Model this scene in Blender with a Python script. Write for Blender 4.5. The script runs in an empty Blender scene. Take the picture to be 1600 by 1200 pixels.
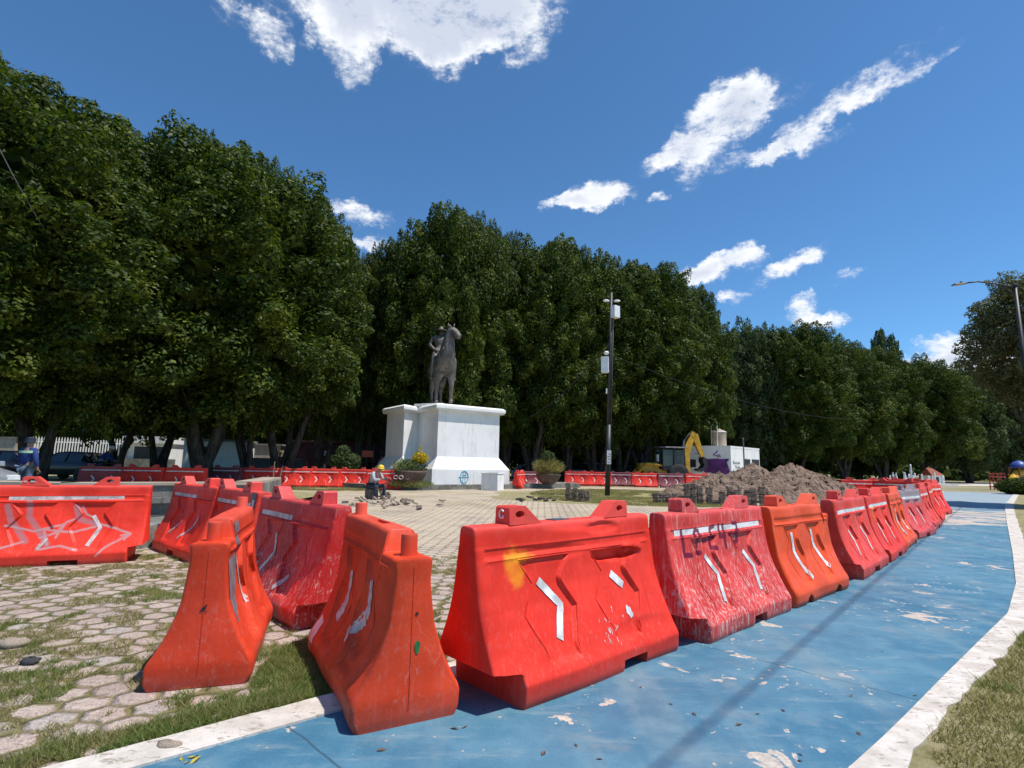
import bpy, bmesh, math, random
import numpy as np
from mathutils import Vector, Matrix
R = math.radians
SC = bpy.context.scene
COL = SC.collection
random.seed(4)

# ------------------------------------------------------------------ camera
FPX, PIT, ROL, CH = 850.0, R(8.48), R(1.08), 1.39
cam = bpy.data.cameras.new('camera')
cam.sensor_width = 36.0
cam.lens = 36.0 * FPX / 1600.0
cam.clip_start = 0.05
cam.clip_end = 3000
camo = bpy.data.objects.new('camera', cam)
COL.objects.link(camo)
camo.matrix_world = Matrix.Translation((0, 0, CH)) @ Matrix.Rotation(R(90) + PIT, 4, 'X') @ Matrix.Rotation(ROL, 4, 'Z')
SC.camera = camo
SC.view_settings.view_transform = 'Standard'
SC.view_settings.look = 'None'
SC.view_settings.exposure = 0.27
SC.view_settings.gamma = 1.0
SC.view_settings.use_curve_mapping = False


def ray(px, py):
    X, Y = px - 800.0, py - 600.0
    c, s = math.cos(ROL), math.sin(ROL)
    x, y = (X * c + Y * s) / FPX, (-X * s + Y * c) / FPX
    up = -y
    cp, sp = math.cos(PIT), math.sin(PIT)
    return Vector((x, cp - sp * up, sp + cp * up))


def G(px, py, z=0.0):
    """ground (or height z) point seen at a photo pixel"""
    d = ray(px, py)
    k = (z - CH) / d.z
    return Vector((d.x * k, d.y * k, z))


def D(px, py, depth):
    """point seen at a photo pixel at a given distance in front of the camera"""
    d = ray(px, py)
    k = depth / d.y
    return Vector((d.x * k, depth, CH + d.z * k))


# ------------------------------------------------------------------ sun and sky
SUN_EL = R(66)
sdir = Vector((1.0, -0.30, 0)).normalized() * math.cos(SUN_EL)
sdir.z = math.sin(SUN_EL)
sl = bpy.data.lights.new('sun', 'SUN')
sl.energy = 4.3
sl.angle = R(0.53)
sl.color = (1.0, 0.955, 0.89)
so = bpy.data.objects.new('sun', sl)
COL.objects.link(so)
so.rotation_euler = sdir.to_track_quat('Z', 'Y').to_euler()
so.location = (20, -5, 40)

W = bpy.data.worlds.new('World')
SC.world = W
W.use_nodes = True
wt = W.node_tree
wt.nodes.clear()


class NT:
    """small helper for node graphs"""
    def __init__(s, nt): s.nt = nt

    def n(s, typ, **kw):
        nd = s.nt.nodes.new(typ)
        for k, v in kw.items():
            setattr(nd, k, v)
        return nd

    def link(s, a, b): s.nt.links.new(a, b)

    def put(s, nd, key, v):
        if v is None: return
        if isinstance(v, bpy.types.NodeSocket): s.link(v, nd.inputs[key])
        else: nd.inputs[key].default_value = v

    def math(s, op, a, b=None, c=None, clamp=False):
        nd = s.n('ShaderNodeMath', operation=op)
        nd.use_clamp = clamp
        s.put(nd, 0, a); s.put(nd, 1, b)
        if c is not None: s.put(nd, 2, c)
        return nd.outputs[0]

    def vmath(s, op, a, b=None):
        nd = s.n('ShaderNodeVectorMath', operation=op)
        s.put(nd, 0, a); s.put(nd, 1, b)
        return nd.outputs['Value'] if op in ('DOT_PRODUCT', 'LENGTH', 'DISTANCE') else nd.outputs[0]

    def mix(s, f, a, b, typ='MIX'):
        nd = s.n('ShaderNodeMix', data_type='RGBA', blend_type=typ)
        s.put(nd, 0, f)
        for k, v in ((6, a), (7, b)):
            if isinstance(v, tuple) and len(v) == 3: v = v + (1,)
            s.put(nd, k, v)
        return nd.outputs[2]

    def mr(s, v, a, b, c=0.0, d=1.0, smooth=True):
        nd = s.n('ShaderNodeMapRange')
        nd.interpolation_type = 'SMOOTHSTEP' if smooth else 'LINEAR'
        s.put(nd, 0, v); s.put(nd, 1, a); s.put(nd, 2, b); s.put(nd, 3, c); s.put(nd, 4, d)
        return nd.outputs[0]

    def noise(s, vec, scale, detail=4, rough=0.55, dist=0.0, color=False):
        nd = s.n('ShaderNodeTexNoise')
        s.put(nd, 'Vector', vec); s.put(nd, 'Scale', scale); s.put(nd, 'Detail', detail)
        s.put(nd, 'Roughness', rough); s.put(nd, 'Distortion', dist)
        return nd.outputs[1 if color else 0]

    def voro(s, vec, scale, feat='F1', rnd=1.0, out='Distance'):
        nd = s.n('ShaderNodeTexVoronoi', feature=feat)
        s.put(nd, 'Vector', vec); s.put(nd, 'Scale', scale); s.put(nd, 'Randomness', rnd)
        return nd.outputs[out]

    def mapv(s, vec, scale=(1, 1, 1), loc=(0, 0, 0), rot=(0, 0, 0)):
        nd = s.n('ShaderNodeMapping')
        s.put(nd, 0, vec); nd.inputs[1].default_value = loc
        nd.inputs[2].default_value = rot; nd.inputs[3].default_value = scale
        return nd.outputs[0]


w = NT(wt)
tc = w.n('ShaderNodeTexCoord')
dirv = w.vmath('NORMALIZE', tc.outputs['Generated'])
sky = w.n('ShaderNodeTexSky', sky_type='NISHITA')
sky.sun_disc = False
sky.sun_elevation = SUN_EL
sky.sun_rotation = math.atan2(sdir.x, sdir.y)
sky.altitude = 1800
sky.air_density = 1.0
sky.dust_density = 0.35
sky.ozone_density = 3.0
# clouds: each a patch of the dome given by its direction, two angular radii and a tilt
CL = [  # px, py, half width, half height, tilt deg, density
    (650, 0, 190, 66, 0, 1.0), (548, 62, 48, 62, 12, .95), (800, 32, 74, 54, 25, .85), (690, 60, 70, 46, -10, .75), (640, -60, 260, 110, 0, 1.2),
    (418, 55, 34, 30, 20, .62), (478, 58, 22, 12, -30, .5), (362, 18, 22, 18, 10, .35), (875, 35, 16, 22, 0, .35),
    (1130, 190, 80, 52, -30, 1.05), (1050, 238, 50, 22, -28, .8), (1085, 262, 24, 34, 0, .6), (1290, 175, 110, 22, -32, .78),
    (1210, 235, 90, 16, -8, .68), (1400, 122, 60, 12, -28, .62), (1230, 160, 34, 14, -30, .4), (1170, 165, 40, 40, 0, .7),
    (935, 304, 66, 26, -6, 1.0), (880, 318, 46, 14, 0, .8), (1030, 306, 18, 8, -14, .5), (1117, 415, 60, 26, -22, .9),
    (1080, 432, 40, 20, -20, .8), (1168, 398, 28, 22, 30, .55), (1228, 418, 60, 18, -30, .72), (1136, 470, 30, 11, -15, .65),
    (1268, 395, 20, 14, 0, .5), (1320, 427, 24, 13, -14, .6), (1262, 474, 26, 22, 0, .95), (1270, 500, 45, 14, 0, .8),
    (1490, 545, 48, 30, 0, 1.0), (1545, 570, 60, 28, 0, .9), (560, 336, 60, 17, 8, .75), (552, 372, 36, 12, 20, .8), (585, 380, 30, 14, 10, .7),
    (187, 200, 18, 6, 10, .2), (1470, 575, 70, 20, 0, .8), (420, 25, 30, 20, 0, .4)]
wob = w.noise(dirv, 9.0, 7, 0.62, color=True)
wv = w.n('ShaderNodeVectorMath', operation='MULTIPLY_ADD')
w.link(wob, wv.inputs[0]); wv.inputs[1].default_value = (.055,) * 3; wv.inputs[2].default_value = (-.0485,) * 3
wob2 = w.noise(dirv, 34.0, 7, 0.66, color=True)
wv2 = w.n('ShaderNodeVectorMath', operation='MULTIPLY_ADD')
w.link(wob2, wv2.inputs[0]); wv2.inputs[1].default_value = (.042,) * 3; w.link(wv.outputs[0], wv2.inputs[2])
dd = w.vmath('ADD', dirv, wv2.outputs[0])
acc = None
for (px, py, a, b, tilt, dens) in CL:
    c = ray(px, py).normalized()
    ex = (ray(px + 1, py) - ray(px, py)).normalized(); ey = (ray(px, py + 1) - ray(px, py)).normalized()
    t = R(tilt)
    tx = ex * math.cos(t) + ey * math.sin(t); ty = -ex * math.sin(t) + ey * math.cos(t)
    kk = ray(px, py).length
    ra, rb = a / FPX / kk * 1.06, b / FPX / kk * 1.06
    tx = tx / ra; ty = ty / rb
    u = w.math('SUBTRACT', w.vmath('DOT_PRODUCT', dd, tuple(tx)), tx.dot(c))
    v = w.math('SUBTRACT', w.vmath('DOT_PRODUCT', dd, tuple(ty)), ty.dot(c))
    front = w.math('MULTIPLY', w.math('LESS_THAN', w.vmath('DOT_PRODUCT', dirv, tuple(c)), 0.6), 50.0)
    r2 = w.math('ADD', w.math('MULTIPLY_ADD', u, u, w.math('MULTIPLY', v, v)), front)
    m = w.math('MULTIPLY', w.math('SUBTRACT', 1.0, r2), dens)
    m = w.math('MAXIMUM', m, 0.0)
    acc = m if acc is None else w.math('ADD', acc, m)
# scattered cloud elsewhere on the dome, behind the view
fine = w.noise(w.mapv(dirv, (1, 1, 1.7), rot=(0, R(28), 0)), 13.0, 9, 0.68)
fine2 = w.noise(w.mapv(dirv, (1, 1, 2.2)), 60.0, 6, 0.7)
fsum = w.math('MULTIPLY_ADD', fine2, 0.5, fine)
den = w.math('MULTIPLY_ADD', w.math('SUBTRACT', fsum, 0.76), 2.5, w.math('MULTIPLY', w.math('MINIMUM', acc, 1.0), 1.05))
gate = w.mr(acc, 0.0, 0.30)
alpha = w.math('MULTIPLY', w.math('POWER', w.mr(den, -0.10, 1.02), 1.5), gate)
shade = w.mr(w.math('MULTIPLY_ADD', w.math('SUBTRACT', fsum, .76), -.9, w.math('MULTIPLY', acc, .8)), 0.3, 1.5)
ccol = w.mix(shade, (8.8, 9.0, 9.3), (5.6, 6.1, 7.2))
skym = w.mix(1.0, sky.outputs[0], (0.76, 1.18, 1.38), 'MULTIPLY')
veil = w.math('MULTIPLY', w.mr(acc, 0.0, .9), w.mr(fsum, .55, .95, 0, .45))
wmix = w.mix(w.math('MAXIMUM', w.math('MULTIPLY', alpha, .97), veil), skym, ccol)
bg = w.n('ShaderNodeBackground')
w.link(wmix, bg.inputs[0]); bg.inputs[1].default_value = 0.1
wo = w.n('ShaderNodeOutputWorld'); w.link(bg.outputs[0], wo.inputs[0])

# ------------------------------------------------------------------ materials
MATS = {}


def base_mat(name):
    m = bpy.data.materials.new(name); m.use_nodes = True
    nt = m.node_tree; nt.nodes.clear()
    t = NT(nt)
    b = t.n('ShaderNodeBsdfPrincipled'); o = t.n('ShaderNodeOutputMaterial')
    t.link(b.outputs[0], o.inputs[0])
    return m, t, b


def setb(t, b, col, rough, metal=0.0, spec=0.5):
    if isinstance(col, tuple) and len(col) == 3: col = col + (1,)
    t.put(b, 'Base Color', col); t.put(b, 'Roughness', rough); t.put(b, 'Metallic', metal)
    t.put(b, 'Specular IOR Level', spec)


def bump(t, b, h, strength=0.4, dist=0.02):
    nd = t.n('ShaderNodeBump'); t.put(nd, 'Height', h)
    nd.inputs['Strength'].default_value = strength; nd.inputs['Distance'].default_value = dist
    t.link(nd.outputs[0], b.inputs['Normal'])


def objv(t): return t.n('ShaderNodeTexCoord').outputs['Object']


def worldv(t): return t.n('ShaderNodeNewGeometry').outputs['Position']


def simple(name, col, rough=0.6, metal=0.0, var=0.25, scale=6.0, bmp=0.15, spec=.5):
    """painted / cast surface with grime and faint relief"""
    if name in MATS: return MATS[name]
    m, t, b = base_mat(name)
    v = objv(t)
    n1 = t.noise(v, scale, 5, .6)
    n2 = t.noise(v, scale * 9, 3, .6)
    dark = tuple(c * (1 - var) for c in col); lite = tuple(min(1, c * (1 + var * .6) + .01) for c in col)
    c = t.mix(t.mr(n1, .3, .7), dark, lite)
    c = t.mix(t.mr(n2, .55, .75, 0, .35), c, tuple(x * .7 for x in col))
    setb(t, b, c, rough, metal, spec)
    bump(t, b, n2, bmp, .01)
    MATS[name] = m
    return m


def plastic(name, col, dust=.25, streak=.2, seed=0, fade=(.75, .38, .36), low=.5, grey=0.0, rough=.42, spots=(), strokes_=()):
    """rotomoulded plastic: dust at the foot, vertical scuffs, faded blotches"""
    m, t, b = base_mat(name)
    v = t.mapv(objv(t), (1, 1, 1), (seed * 3.1, seed * 1.7, seed * .9))
    sep = t.n('ShaderNodeSeparateXYZ'); t.link(objv(t), sep.inputs[0])
    z = sep.outputs[2]
    big = t.noise(v, 2.2, 4, .6)
    med = t.noise(v, 9, 5, .65)
    fine = t.noise(v, 70, 4, .65)
    vs = t.noise(t.mapv(v, (22, 22, 2.2)), 1.6, 6, .72)
    sc = t.noise(t.mapv(v, (9, 5, 3), rot=(.3, .5, .2)), 3.2, 7, .75, 1.5)
    c = t.mix(t.mr(big, .3, .7), tuple(x * .82 for x in col), tuple(min(1, x * 1.12 + .008) for x in col))
    # faded, pinkish scuffing: more towards the foot where wheels and boots reach
    foot = t.mr(z, .75, .05)
    f1 = t.math('MULTIPLY', t.mr(vs, .50, .72), t.math('MULTIPLY_ADD', foot, streak * .8, streak * .55), clamp=True)
    c = t.mix(f1, c, fade)
    f2 = t.math('MULTIPLY', t.mr(sc, .52, .68), t.math('MULTIPLY_ADD', foot, dust * low * 2, dust * .35), clamp=True)
    c = t.mix(f2, c, (.62, .50, .46))
    # thin pale scratches, dark specks
    scr = t.voro(t.mapv(v, (3, 3, 1.2), rot=(.4, .8, .3)), 9, 'DISTANCE_TO_EDGE')
    c = t.mix(t.math('MULTIPLY', t.mr(scr, .007, .0), t.mr(med, .55, .7, 0, dust * .8)), c, (.7, .55, .5))
    c = t.mix(t.mr(fine, .66, .76, 0, .45), c, tuple(x * .45 for x in col))
    gr = t.math('MULTIPLY', t.mr(t.math('MULTIPLY_ADD', med, .10, z), .20, .03), t.mr(big, .25, .7, .35, .9))
    c = t.mix(t.math('MULTIPLY', gr, .7), c, (.16, .08, .065))
    c = t.mix(t.math('MULTIPLY', t.mr(t.math('MULTIPLY_ADD', med, .08, z), .96, 1.06), .18), c, tuple(x * .75 + .22 for x in col))
    for (sx_, sz_, rx_, rz_, scol, sk_) in spots:
        dx_ = t.math('DIVIDE', t.math('SUBTRACT', sep.outputs[0], sx_), rx_); dz_ = t.math('DIVIDE', t.math('SUBTRACT', z, sz_), rz_)
        r2_ = t.math('ADD', t.math('MULTIPLY_ADD', dx_, dx_, t.math('MULTIPLY', dz_, dz_)), t.math('MULTIPLY', t.math('SUBTRACT', med, .5), 3.2))
        fr_ = t.math('LESS_THAN', sep.outputs[1], 0.0)
        c = t.mix(t.math('MULTIPLY', t.math('MULTIPLY', t.mr(r2_, 1.1, -.2), sk_), fr_), c, scol)
    if strokes_:
        cb = t.n('ShaderNodeCombineXYZ'); t.link(sep.outputs[0], cb.inputs[0]); t.link(z, cb.inputs[1])
        jit = t.n('ShaderNodeVectorMath', operation='MULTIPLY_ADD'); t.link(t.noise(v, 14, 4, .6, color=True), jit.inputs[0]); jit.inputs[1].default_value = (.018, .018, 0); t.link(cb.outputs[0], jit.inputs[2])
        off_ = t.vmath('SUBTRACT', jit.outputs[0], (.009, .009, 0))
        fr_ = t.math('LESS_THAN', sep.outputs[1], 0.0)
        for (segs_, sw_, scol_, sk_, soft_) in strokes_:
            dm_ = None
            for (p0_, p1_) in segs_:
                ba = (p1_[0] - p0_[0], p1_[1] - p0_[1]); l2_ = max(1e-6, ba[0] ** 2 + ba[1] ** 2)
                pa = t.vmath('SUBTRACT', off_, (p0_[0], p0_[1], 0))
                hh_ = t.math('MULTIPLY', t.vmath('DOT_PRODUCT', pa, (ba[0], ba[1], 0)), 1 / l2_, clamp=True)
                sc_ = t.n('ShaderNodeVectorMath', operation='SCALE'); sc_.inputs[0].default_value = (ba[0], ba[1], 0); t.link(hh_, sc_.inputs['Scale'])
                dd_ = t.vmath('LENGTH', t.vmath('SUBTRACT', pa, sc_.outputs[0]))
                dm_ = dd_ if dm_ is None else t.math('MINIMUM', dm_, dd_)
            mk_ = t.mr(t.math('MULTIPLY_ADD', t.math('SUBTRACT', t.noise(v, 45, 4, .7), .5), sw_ * 1.2 * soft_, dm_), sw_ * (1 + soft_), sw_ * (1 - soft_ * .6))
            c = t.mix(t.math('MULTIPLY', t.math('MULTIPLY', mk_, sk_), fr_), c, scol_)
    if grey:
        c = t.mix(t.math('MULTIPLY', t.mr(t.math('MULTIPLY_ADD', med, .25, z), .86 - .1, .95), grey), c, (.26, .24, .26))
    setb(t, b, c, t.mr(med, .3, .7, rough - .04, rough + .2), 0, .22)
    bh = t.math('MULTIPLY_ADD', fine, .25, med)
    bump(t, b, bh, .22, .012)
    return m


def ground_mats():
    # paving: interlocking cobbles, soil and dead grass in the joints
    m, t, b = base_mat('paving')
    p = worldv(t)
    wob = t.noise(p, 6.0, 6, .62, color=True)
    wv = t.n('ShaderNodeVectorMath', operation='MULTIPLY_ADD')
    t.link(wob, wv.inputs[0]); wv.inputs[1].default_value = (.10,) * 3; t.link(p, wv.inputs[2])
    q = t.mapv(wv.outputs[0], (1.0, 1.12, 0.0), rot=(0, 0, R(33)))
    # six sided blocks on a staggered lattice, nudged about by the wobble above
    q = t.vmath('MULTIPLY', q, (4.1, 4.1, 0.0))
    SQ = 1.7320508

    def lat(off):
        m_ = t.vmath('MODULO', t.vmath('ADD', q, (400 + off[0], 400 * SQ + off[1], 0)), (1.0, SQ, 1.0))
        return t.vmath('SUBTRACT', m_, (.5, SQ / 2, 0))
    ga, gb = lat((0, 0)), lat((.5, SQ / 2))
    la, lb = t.vmath('LENGTH', ga), t.vmath('LENGTH', gb)
    gm_ = t.n('ShaderNodeMix', data_type='VECTOR'); t.put(gm_, 0, t.math('LESS_THAN', lb, la)); t.link(ga, gm_.inputs[4]); t.link(gb, gm_.inputs[5])
    gg = gm_.outputs[1]; ag = t.vmath('ABSOLUTE', gg)
    sxx = t.n('ShaderNodeSeparateXYZ'); t.link(ag, sxx.inputs[0])
    ed = t.math('SUBTRACT', .5, t.math('MAXIMUM', t.vmath('DOT_PRODUCT', ag, (.5, .8660254, 0)), sxx.outputs[0]))
    wn = t.n('ShaderNodeTexWhiteNoise'); t.link(t.vmath('SNAP', t.vmath('ADD', t.vmath('SUBTRACT', q, gg), (.01, .01, 0)), (.25, .25, 1.0)), wn.inputs['Vector'])
    sepc = t.n('ShaderNodeSeparateColor'); t.link(wn.outputs['Color'], sepc.inputs[0])
    big = t.noise(p, .35, 5, .6); med = t.noise(p, 2.4, 5, .6); fine = t.noise(p, 26, 5, .7); grit = t.noise(p, 130, 3, .7)
    stone = t.mix(sepc.outputs[0], (.37, .275, .235), (.52, .41, .35))
    stone = t.mix(t.mr(sepc.outputs[1], .72, .95, 0, .6), stone, (.42, .40, .37))
    stone = t.mix(t.mr(fine, .42, .66, 0, .6), stone, (.22, .17, .145))
    stone = t.mix(t.mr(grit, .54, .66, 0, .8), stone, (.72, .66, .60))
    stone = t.mix(t.mr(grit, .46, .34, 0, .7), stone, (.12, .09, .075))
    jn = t.mix(t.mr(fine, .4, .6), (.19, .145, .085), (.33, .265, .165))
    joint = t.mr(t.math('MULTIPLY_ADD', med, -.12, t.math('MULTIPLY_ADD', fine, -.12, ed)), -.015, -.085)
    c = t.mix(joint, stone, jn)
    # grass creeping in; sand drifts further out
    sepp = t.n('ShaderNodeSeparateXYZ'); t.link(p, sepp.inputs[0])
    near = t.mr(t.vmath('DISTANCE', p, (-3.0, 5.0, 0)), 9, 2, 0, .10)
    gm = t.mr(t.math('ADD', t.math('MULTIPLY_ADD', t.math('SUBTRACT', .12, ed), .9, med), near), .60, .70)
    gcol = t.mix(t.mr(t.noise(p, 1.3, 3), .4, .62), (.17, .155, .06), (.085, .11, .03))
    gcol = t.mix(t.mr(fine, .45, .65, 0, .6), gcol, (.27, .22, .11))
    c = t.mix(t.math('MULTIPLY', gm, .85), c, gcol)
    far = t.mr(sepp.outputs[1], 5.5, 11)
    lawnm = t.math('MULTIPLY', t.mr(big, .50, .62), t.mr(sepp.outputs[1], 13, 18))
    sand = t.math('MULTIPLY', t.mr(t.noise(p, .8, 4, .6), .34, .58, .25, .85), far)
    c = t.mix(sand, c, t.mix(t.mr(fine, .4, .6), (.47, .385, .27), (.62, .52, .38)))
    c = t.mix(t.math('MULTIPLY', lawnm, .35), c, t.mix(t.mr(med, .4, .6), (.22, .20, .08), (.30, .27, .14)))
    setb(t, b, c, .9, 0, .2)
    h = t.math('ADD', t.math('MULTIPLY', t.mr(ed, .0, .16), 1.2), t.math('MULTIPLY', fine, .5))
    h = t.math('ADD', h, t.math('MULTIPLY', grit, .12))
    bump(t, b, h, .9, .03)
    MATS['paving'] = m

    m, t, b = base_mat('lawn')
    p = worldv(t)
    fine = t.noise(p, 30, 6, .7); med = t.noise(p, 3, 5, .65); big = t.noise(p, .5, 4)
    c = t.mix(t.mr(med, .35, .65), (.22, .20, .085), (.38, .33, .19))
    c = t.mix(t.mr(fine, .45, .7, 0, .8), c, (.34, .30, .15))
    c = t.mix(t.mr(fine, .42, .3, 0, .7), c, (.09, .08, .04))
    c = t.mix(t.mr(big, .5, .65, 0, .6), c, (.33, .27, .18))
    setb(t, b, c, .95, 0, .1); bump(t, b, fine, .8, .04)
    MATS['lawn'] = m

    m, t, b = base_mat('blue_paint')
    p = worldv(t)
    big = t.noise(p, .55, 5, .6); med = t.noise(p, 3.2, 6, .65); fine = t.noise(p, 38, 5, .7); grit = t.noise(p, 190, 2, .6)
    c = t.mix(t.mr(big, .35, .65), (.038, .146, .235), (.074, .202, .285))
    c = t.mix(t.mr(med, .42, .66, 0, .5), c, (.125, .255, .335))
    st = t.noise(t.mapv(p, (1, 4.5, 1), rot=(0, 0, R(-46))), 1.7, 7, .72)
    c = t.mix(t.mr(st, .52, .72, 0, .55), c, (.22, .30, .33))
    c = t.mix(t.mr(fine, .58, .72, 0, .5), c, (.03, .12, .22))
    c = t.mix(t.mr(grit, .62, .72, 0, .5), c, (.35, .42, .45))
    # peeled flakes showing pale concrete
    pl = t.noise(t.mapv(p, (1.0, 1.0, 1), loc=(3, 1, 0)), 2.7, 7, .62, .6)
    cluster = t.noise(p, .8, 3, .5)
    peel = t.mr(t.math('MULTIPLY_ADD', t.math('SUBTRACT', cluster, .5), .42, pl), .645, .660)
    chips = t.mr(t.math('MULTIPLY_ADD', t.math('SUBTRACT', cluster, .5), .3, t.noise(p, 13, 5, .6)), .675, .69)
    pm = t.math('MAXIMUM', peel, chips)
    sepp = t.n('ShaderNodeSeparateXYZ'); t.link(p, sepp.inputs[0])
    worn = t.math('MULTIPLY', t.mr(t.noise(p, 1.1, 5, .65), .40, .50), t.math('MULTIPLY', t.mr(sepp.outputs[1], 15.0, 15.3), t.mr(sepp.outputs[1], 21.3, 20.6)))
    pm = t.math('MAXIMUM', pm, worn)
    con = t.mix(t.mr(fine, .4, .65), (.42, .36, .30), (.60, .54, .46))
    c = t.mix(pm, c, con)
    # slab joints and a crack
    q = t.mapv(p, (1, 1, 1), rot=(0, 0, R(-46)))
    sq = t.n('ShaderNodeSeparateXYZ'); t.link(q, sq.inputs[0])
    jj = t.math('ABSOLUTE', t.math('SUBTRACT', t.math('FRACT', t.math('DIVIDE', t.math('ADD', sq.outputs[0], t.math('MULTIPLY', med, .04)), 2.9)), .5))
    c = t.mix(t.mr(jj, .0035, .001, 0, .75), c, (.03, .07, .10))
    tr_ = t.noise(t.mapv(p, (.9, .12, 1), rot=(0, 0, R(-48))), 1.6, 5, .6)
    c = t.mix(t.math('MULTIPLY', t.mr(tr_, .5, .66), t.mr(med, .3, .7, .15, .5)), c, (.21, .27, .29))
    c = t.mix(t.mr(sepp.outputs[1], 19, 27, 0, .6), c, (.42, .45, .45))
    dm = t.mr(t.noise(p, 1.9, 5, .7), .52, .75, 0, .5)
    c = t.mix(dm, c, (.24, .27, .27))
    setb(t, b, c, t.mr(med, .3, .7, .5, .75), 0, .3)
    h = t.math('SUBTRACT', t.math('MULTIPLY', fine, .3), t.math('MULTIPLY', pm, .5))
    bump(t, b, h, .5, .006)
    MATS['blue_paint'] = m

    m, t, b = base_mat('kerb_paint')
    p = worldv(t)
    fine = t.noise(p, 34, 6, .7); med = t.noise(p, 5, 6, .65)
    c = t.mix(t.mr(med, .35, .65), (.50, .45, .39), (.66, .61, .55))
    c = t.mix(t.mr(t.noise(t.mapv(p, (1, 2.2, 1)), 11, 7, .72), .545, .62, 0, .85), c, (.30, .25, .20))
    c = t.mix(t.mr(fine, .6, .72, 0, .6), c, (.38, .33, .28))
    setb(t, b, c, .85, 0, .2); bump(t, b, t.math('ADD', fine, med), .5, .012)
    MATS['kerb_paint'] = m

    m, t, b = base_mat('dry_earth')
    p = worldv(t)
    fine = t.noise(p, 3, 6, .7); big = t.noise(p, .1, 4)
    c = t.mix(t.mr(big, .4, .6), (.20, .185, .085), (.30, .26, .17))
    c = t.mix(t.mr(fine, .5, .7, 0, .6), c, (.38, .33, .25))
    setb(t, b, c, .95, 0, .1); bump(t, b, fine, .4, .05)
    MATS['dry_earth'] = m

    m, t, b = base_mat('soil')
    p = objv(t)
    fine = t.noise(p, 14, 8, .72); med = t.noise(p, 2.4, 6, .65); sp = t.voro(p, 16, 'F1')
    c = t.mix(t.mr(med, .35, .65), (.20, .135, .095), (.31, .22, .165))
    c = t.mix(t.mr(fine, .5, .68, 0, .7), c, (.33, .26, .22))
    c = t.mix(t.mr(fine, .44, .3, 0, .8), c, (.05, .035, .028))
    setb(t, b, c, .95, 0, .1); bump(t, b, t.math('ADD', fine, sp), .9, .06)
    MATS['soil'] = m


ground_mats()


def leaf_mat(name, dark, lite, tip, gloss=.42, trans=.22):
    m, t, b = base_mat(name)
    g = t.n('ShaderNodeNewGeometry')
    rnd = g.outputs['Random Per Island']
    v = objv(t)
    c = t.mix(rnd, dark, lite)
    c = t.mix(t.mr(t.noise(v, .55, 4, .6), .50, .66, 0, .6), c, tip)
    c = t.mix(t.mr(t.math('FRACT', t.math('MULTIPLY', rnd, 7.3)), .86, .95, 0, .7), c, tip)
    setb(t, b, c, gloss, 0, .16)
    tr = t.n('ShaderNodeBsdfTranslucent'); t.link(t.mix(1.0, c, (1.3, 1.5, .6), 'MULTIPLY'), tr.inputs[0])
    mx = t.n('ShaderNodeMixShader'); mx.inputs[0].default_value = trans
    t.link(b.outputs[0], mx.inputs[1]); t.link(tr.outputs[0], mx.inputs[2])
    o = [n for n in t.nt.nodes if n.type == 'OUTPUT_MATERIAL'][0]
    t.link(mx.outputs[0], o.inputs[0])
    MATS[name] = m
    return m


leaf_mat('leaf_dark', (.020, .038, .006), (.060, .092, .012), (.165, .185, .025), .55, .25)
leaf_mat('leaf_pale', (.036, .056, .020), (.075, .105, .036), (.13, .155, .06), .55)
leaf_mat('leaf_olive', (.06, .068, .03), (.14, .145, .06), (.21, .20, .09), .6)
leaf_mat('leaf_yellow', (.30, .22, .02), (.62, .45, .02), (.75, .6, .05), .5, .3)
leaf_mat('grass_blades', (.13, .13, .04), (.36, .31, .15), (.50, .42, .23), .7, .25)
leaf_mat('grass_green', (.09, .14, .03), (.20, .24, .07), (.40, .36, .17), .7, .3)

m, t, b = base_mat('bark')
v = objv(t)
n1 = t.noise(t.mapv(v, (6, 6, 1.2)), 1.5, 6, .7); n2 = t.noise(v, 30, 4, .6)
setb(t, b, t.mix(t.mr(n1, .35, .65), (.028, .023, .018), (.10, .085, .07)), .9, 0, .2); bump(t, b, t.math('ADD', n1, n2), .8, .05)
MATS['bark'] = m

m, t, b = base_mat('white_render')
v = objv(t)
n1 = t.noise(v, .9, 6, .65); n2 = t.noise(v, 18, 5, .6); n3 = t.noise(t.mapv(v, (5, 5, .5)), 1.3, 6, .7)
c = t.mix(t.mr(n1, .4, .7, 0, .7), (.84, .83, .80), (.70, .69, .66))
c = t.mix(t.mr(n3, .53, .70, 0, .5), c, (.45, .42, .37))
c = t.mix(t.mr(n2, .6, .75, 0, .4), c, (.55, .54, .5))
setb(t, b, c, .85, 0, .2); bump(t, b, t.math('ADD', n1, n2), .35, .03)
MATS['white_render'] = m

m, t, b = base_mat('bronze')
v = objv(t)
n1 = t.noise(v, 1.6, 5, .6); n2 = t.noise(v, 11, 6, .7); n3 = t.noise(t.mapv(v, (5, 5, .8)), 2, 5, .7)
c = t.mix(t.mr(n1, .35, .65), (.085, .072, .062), (.165, .142, .125))
c = t.mix(t.mr(n3, .52, .68, 0, .6), c, (.33, .29, .26))
c = t.mix(t.mr(n2, .62, .75, 0, .6), c, (.05, .035, .03))
setb(t, b, c, .55, .15, .5); bump(t, b, t.math('ADD', n1, n2), .7, .05)
MATS['bronze'] = m

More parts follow.
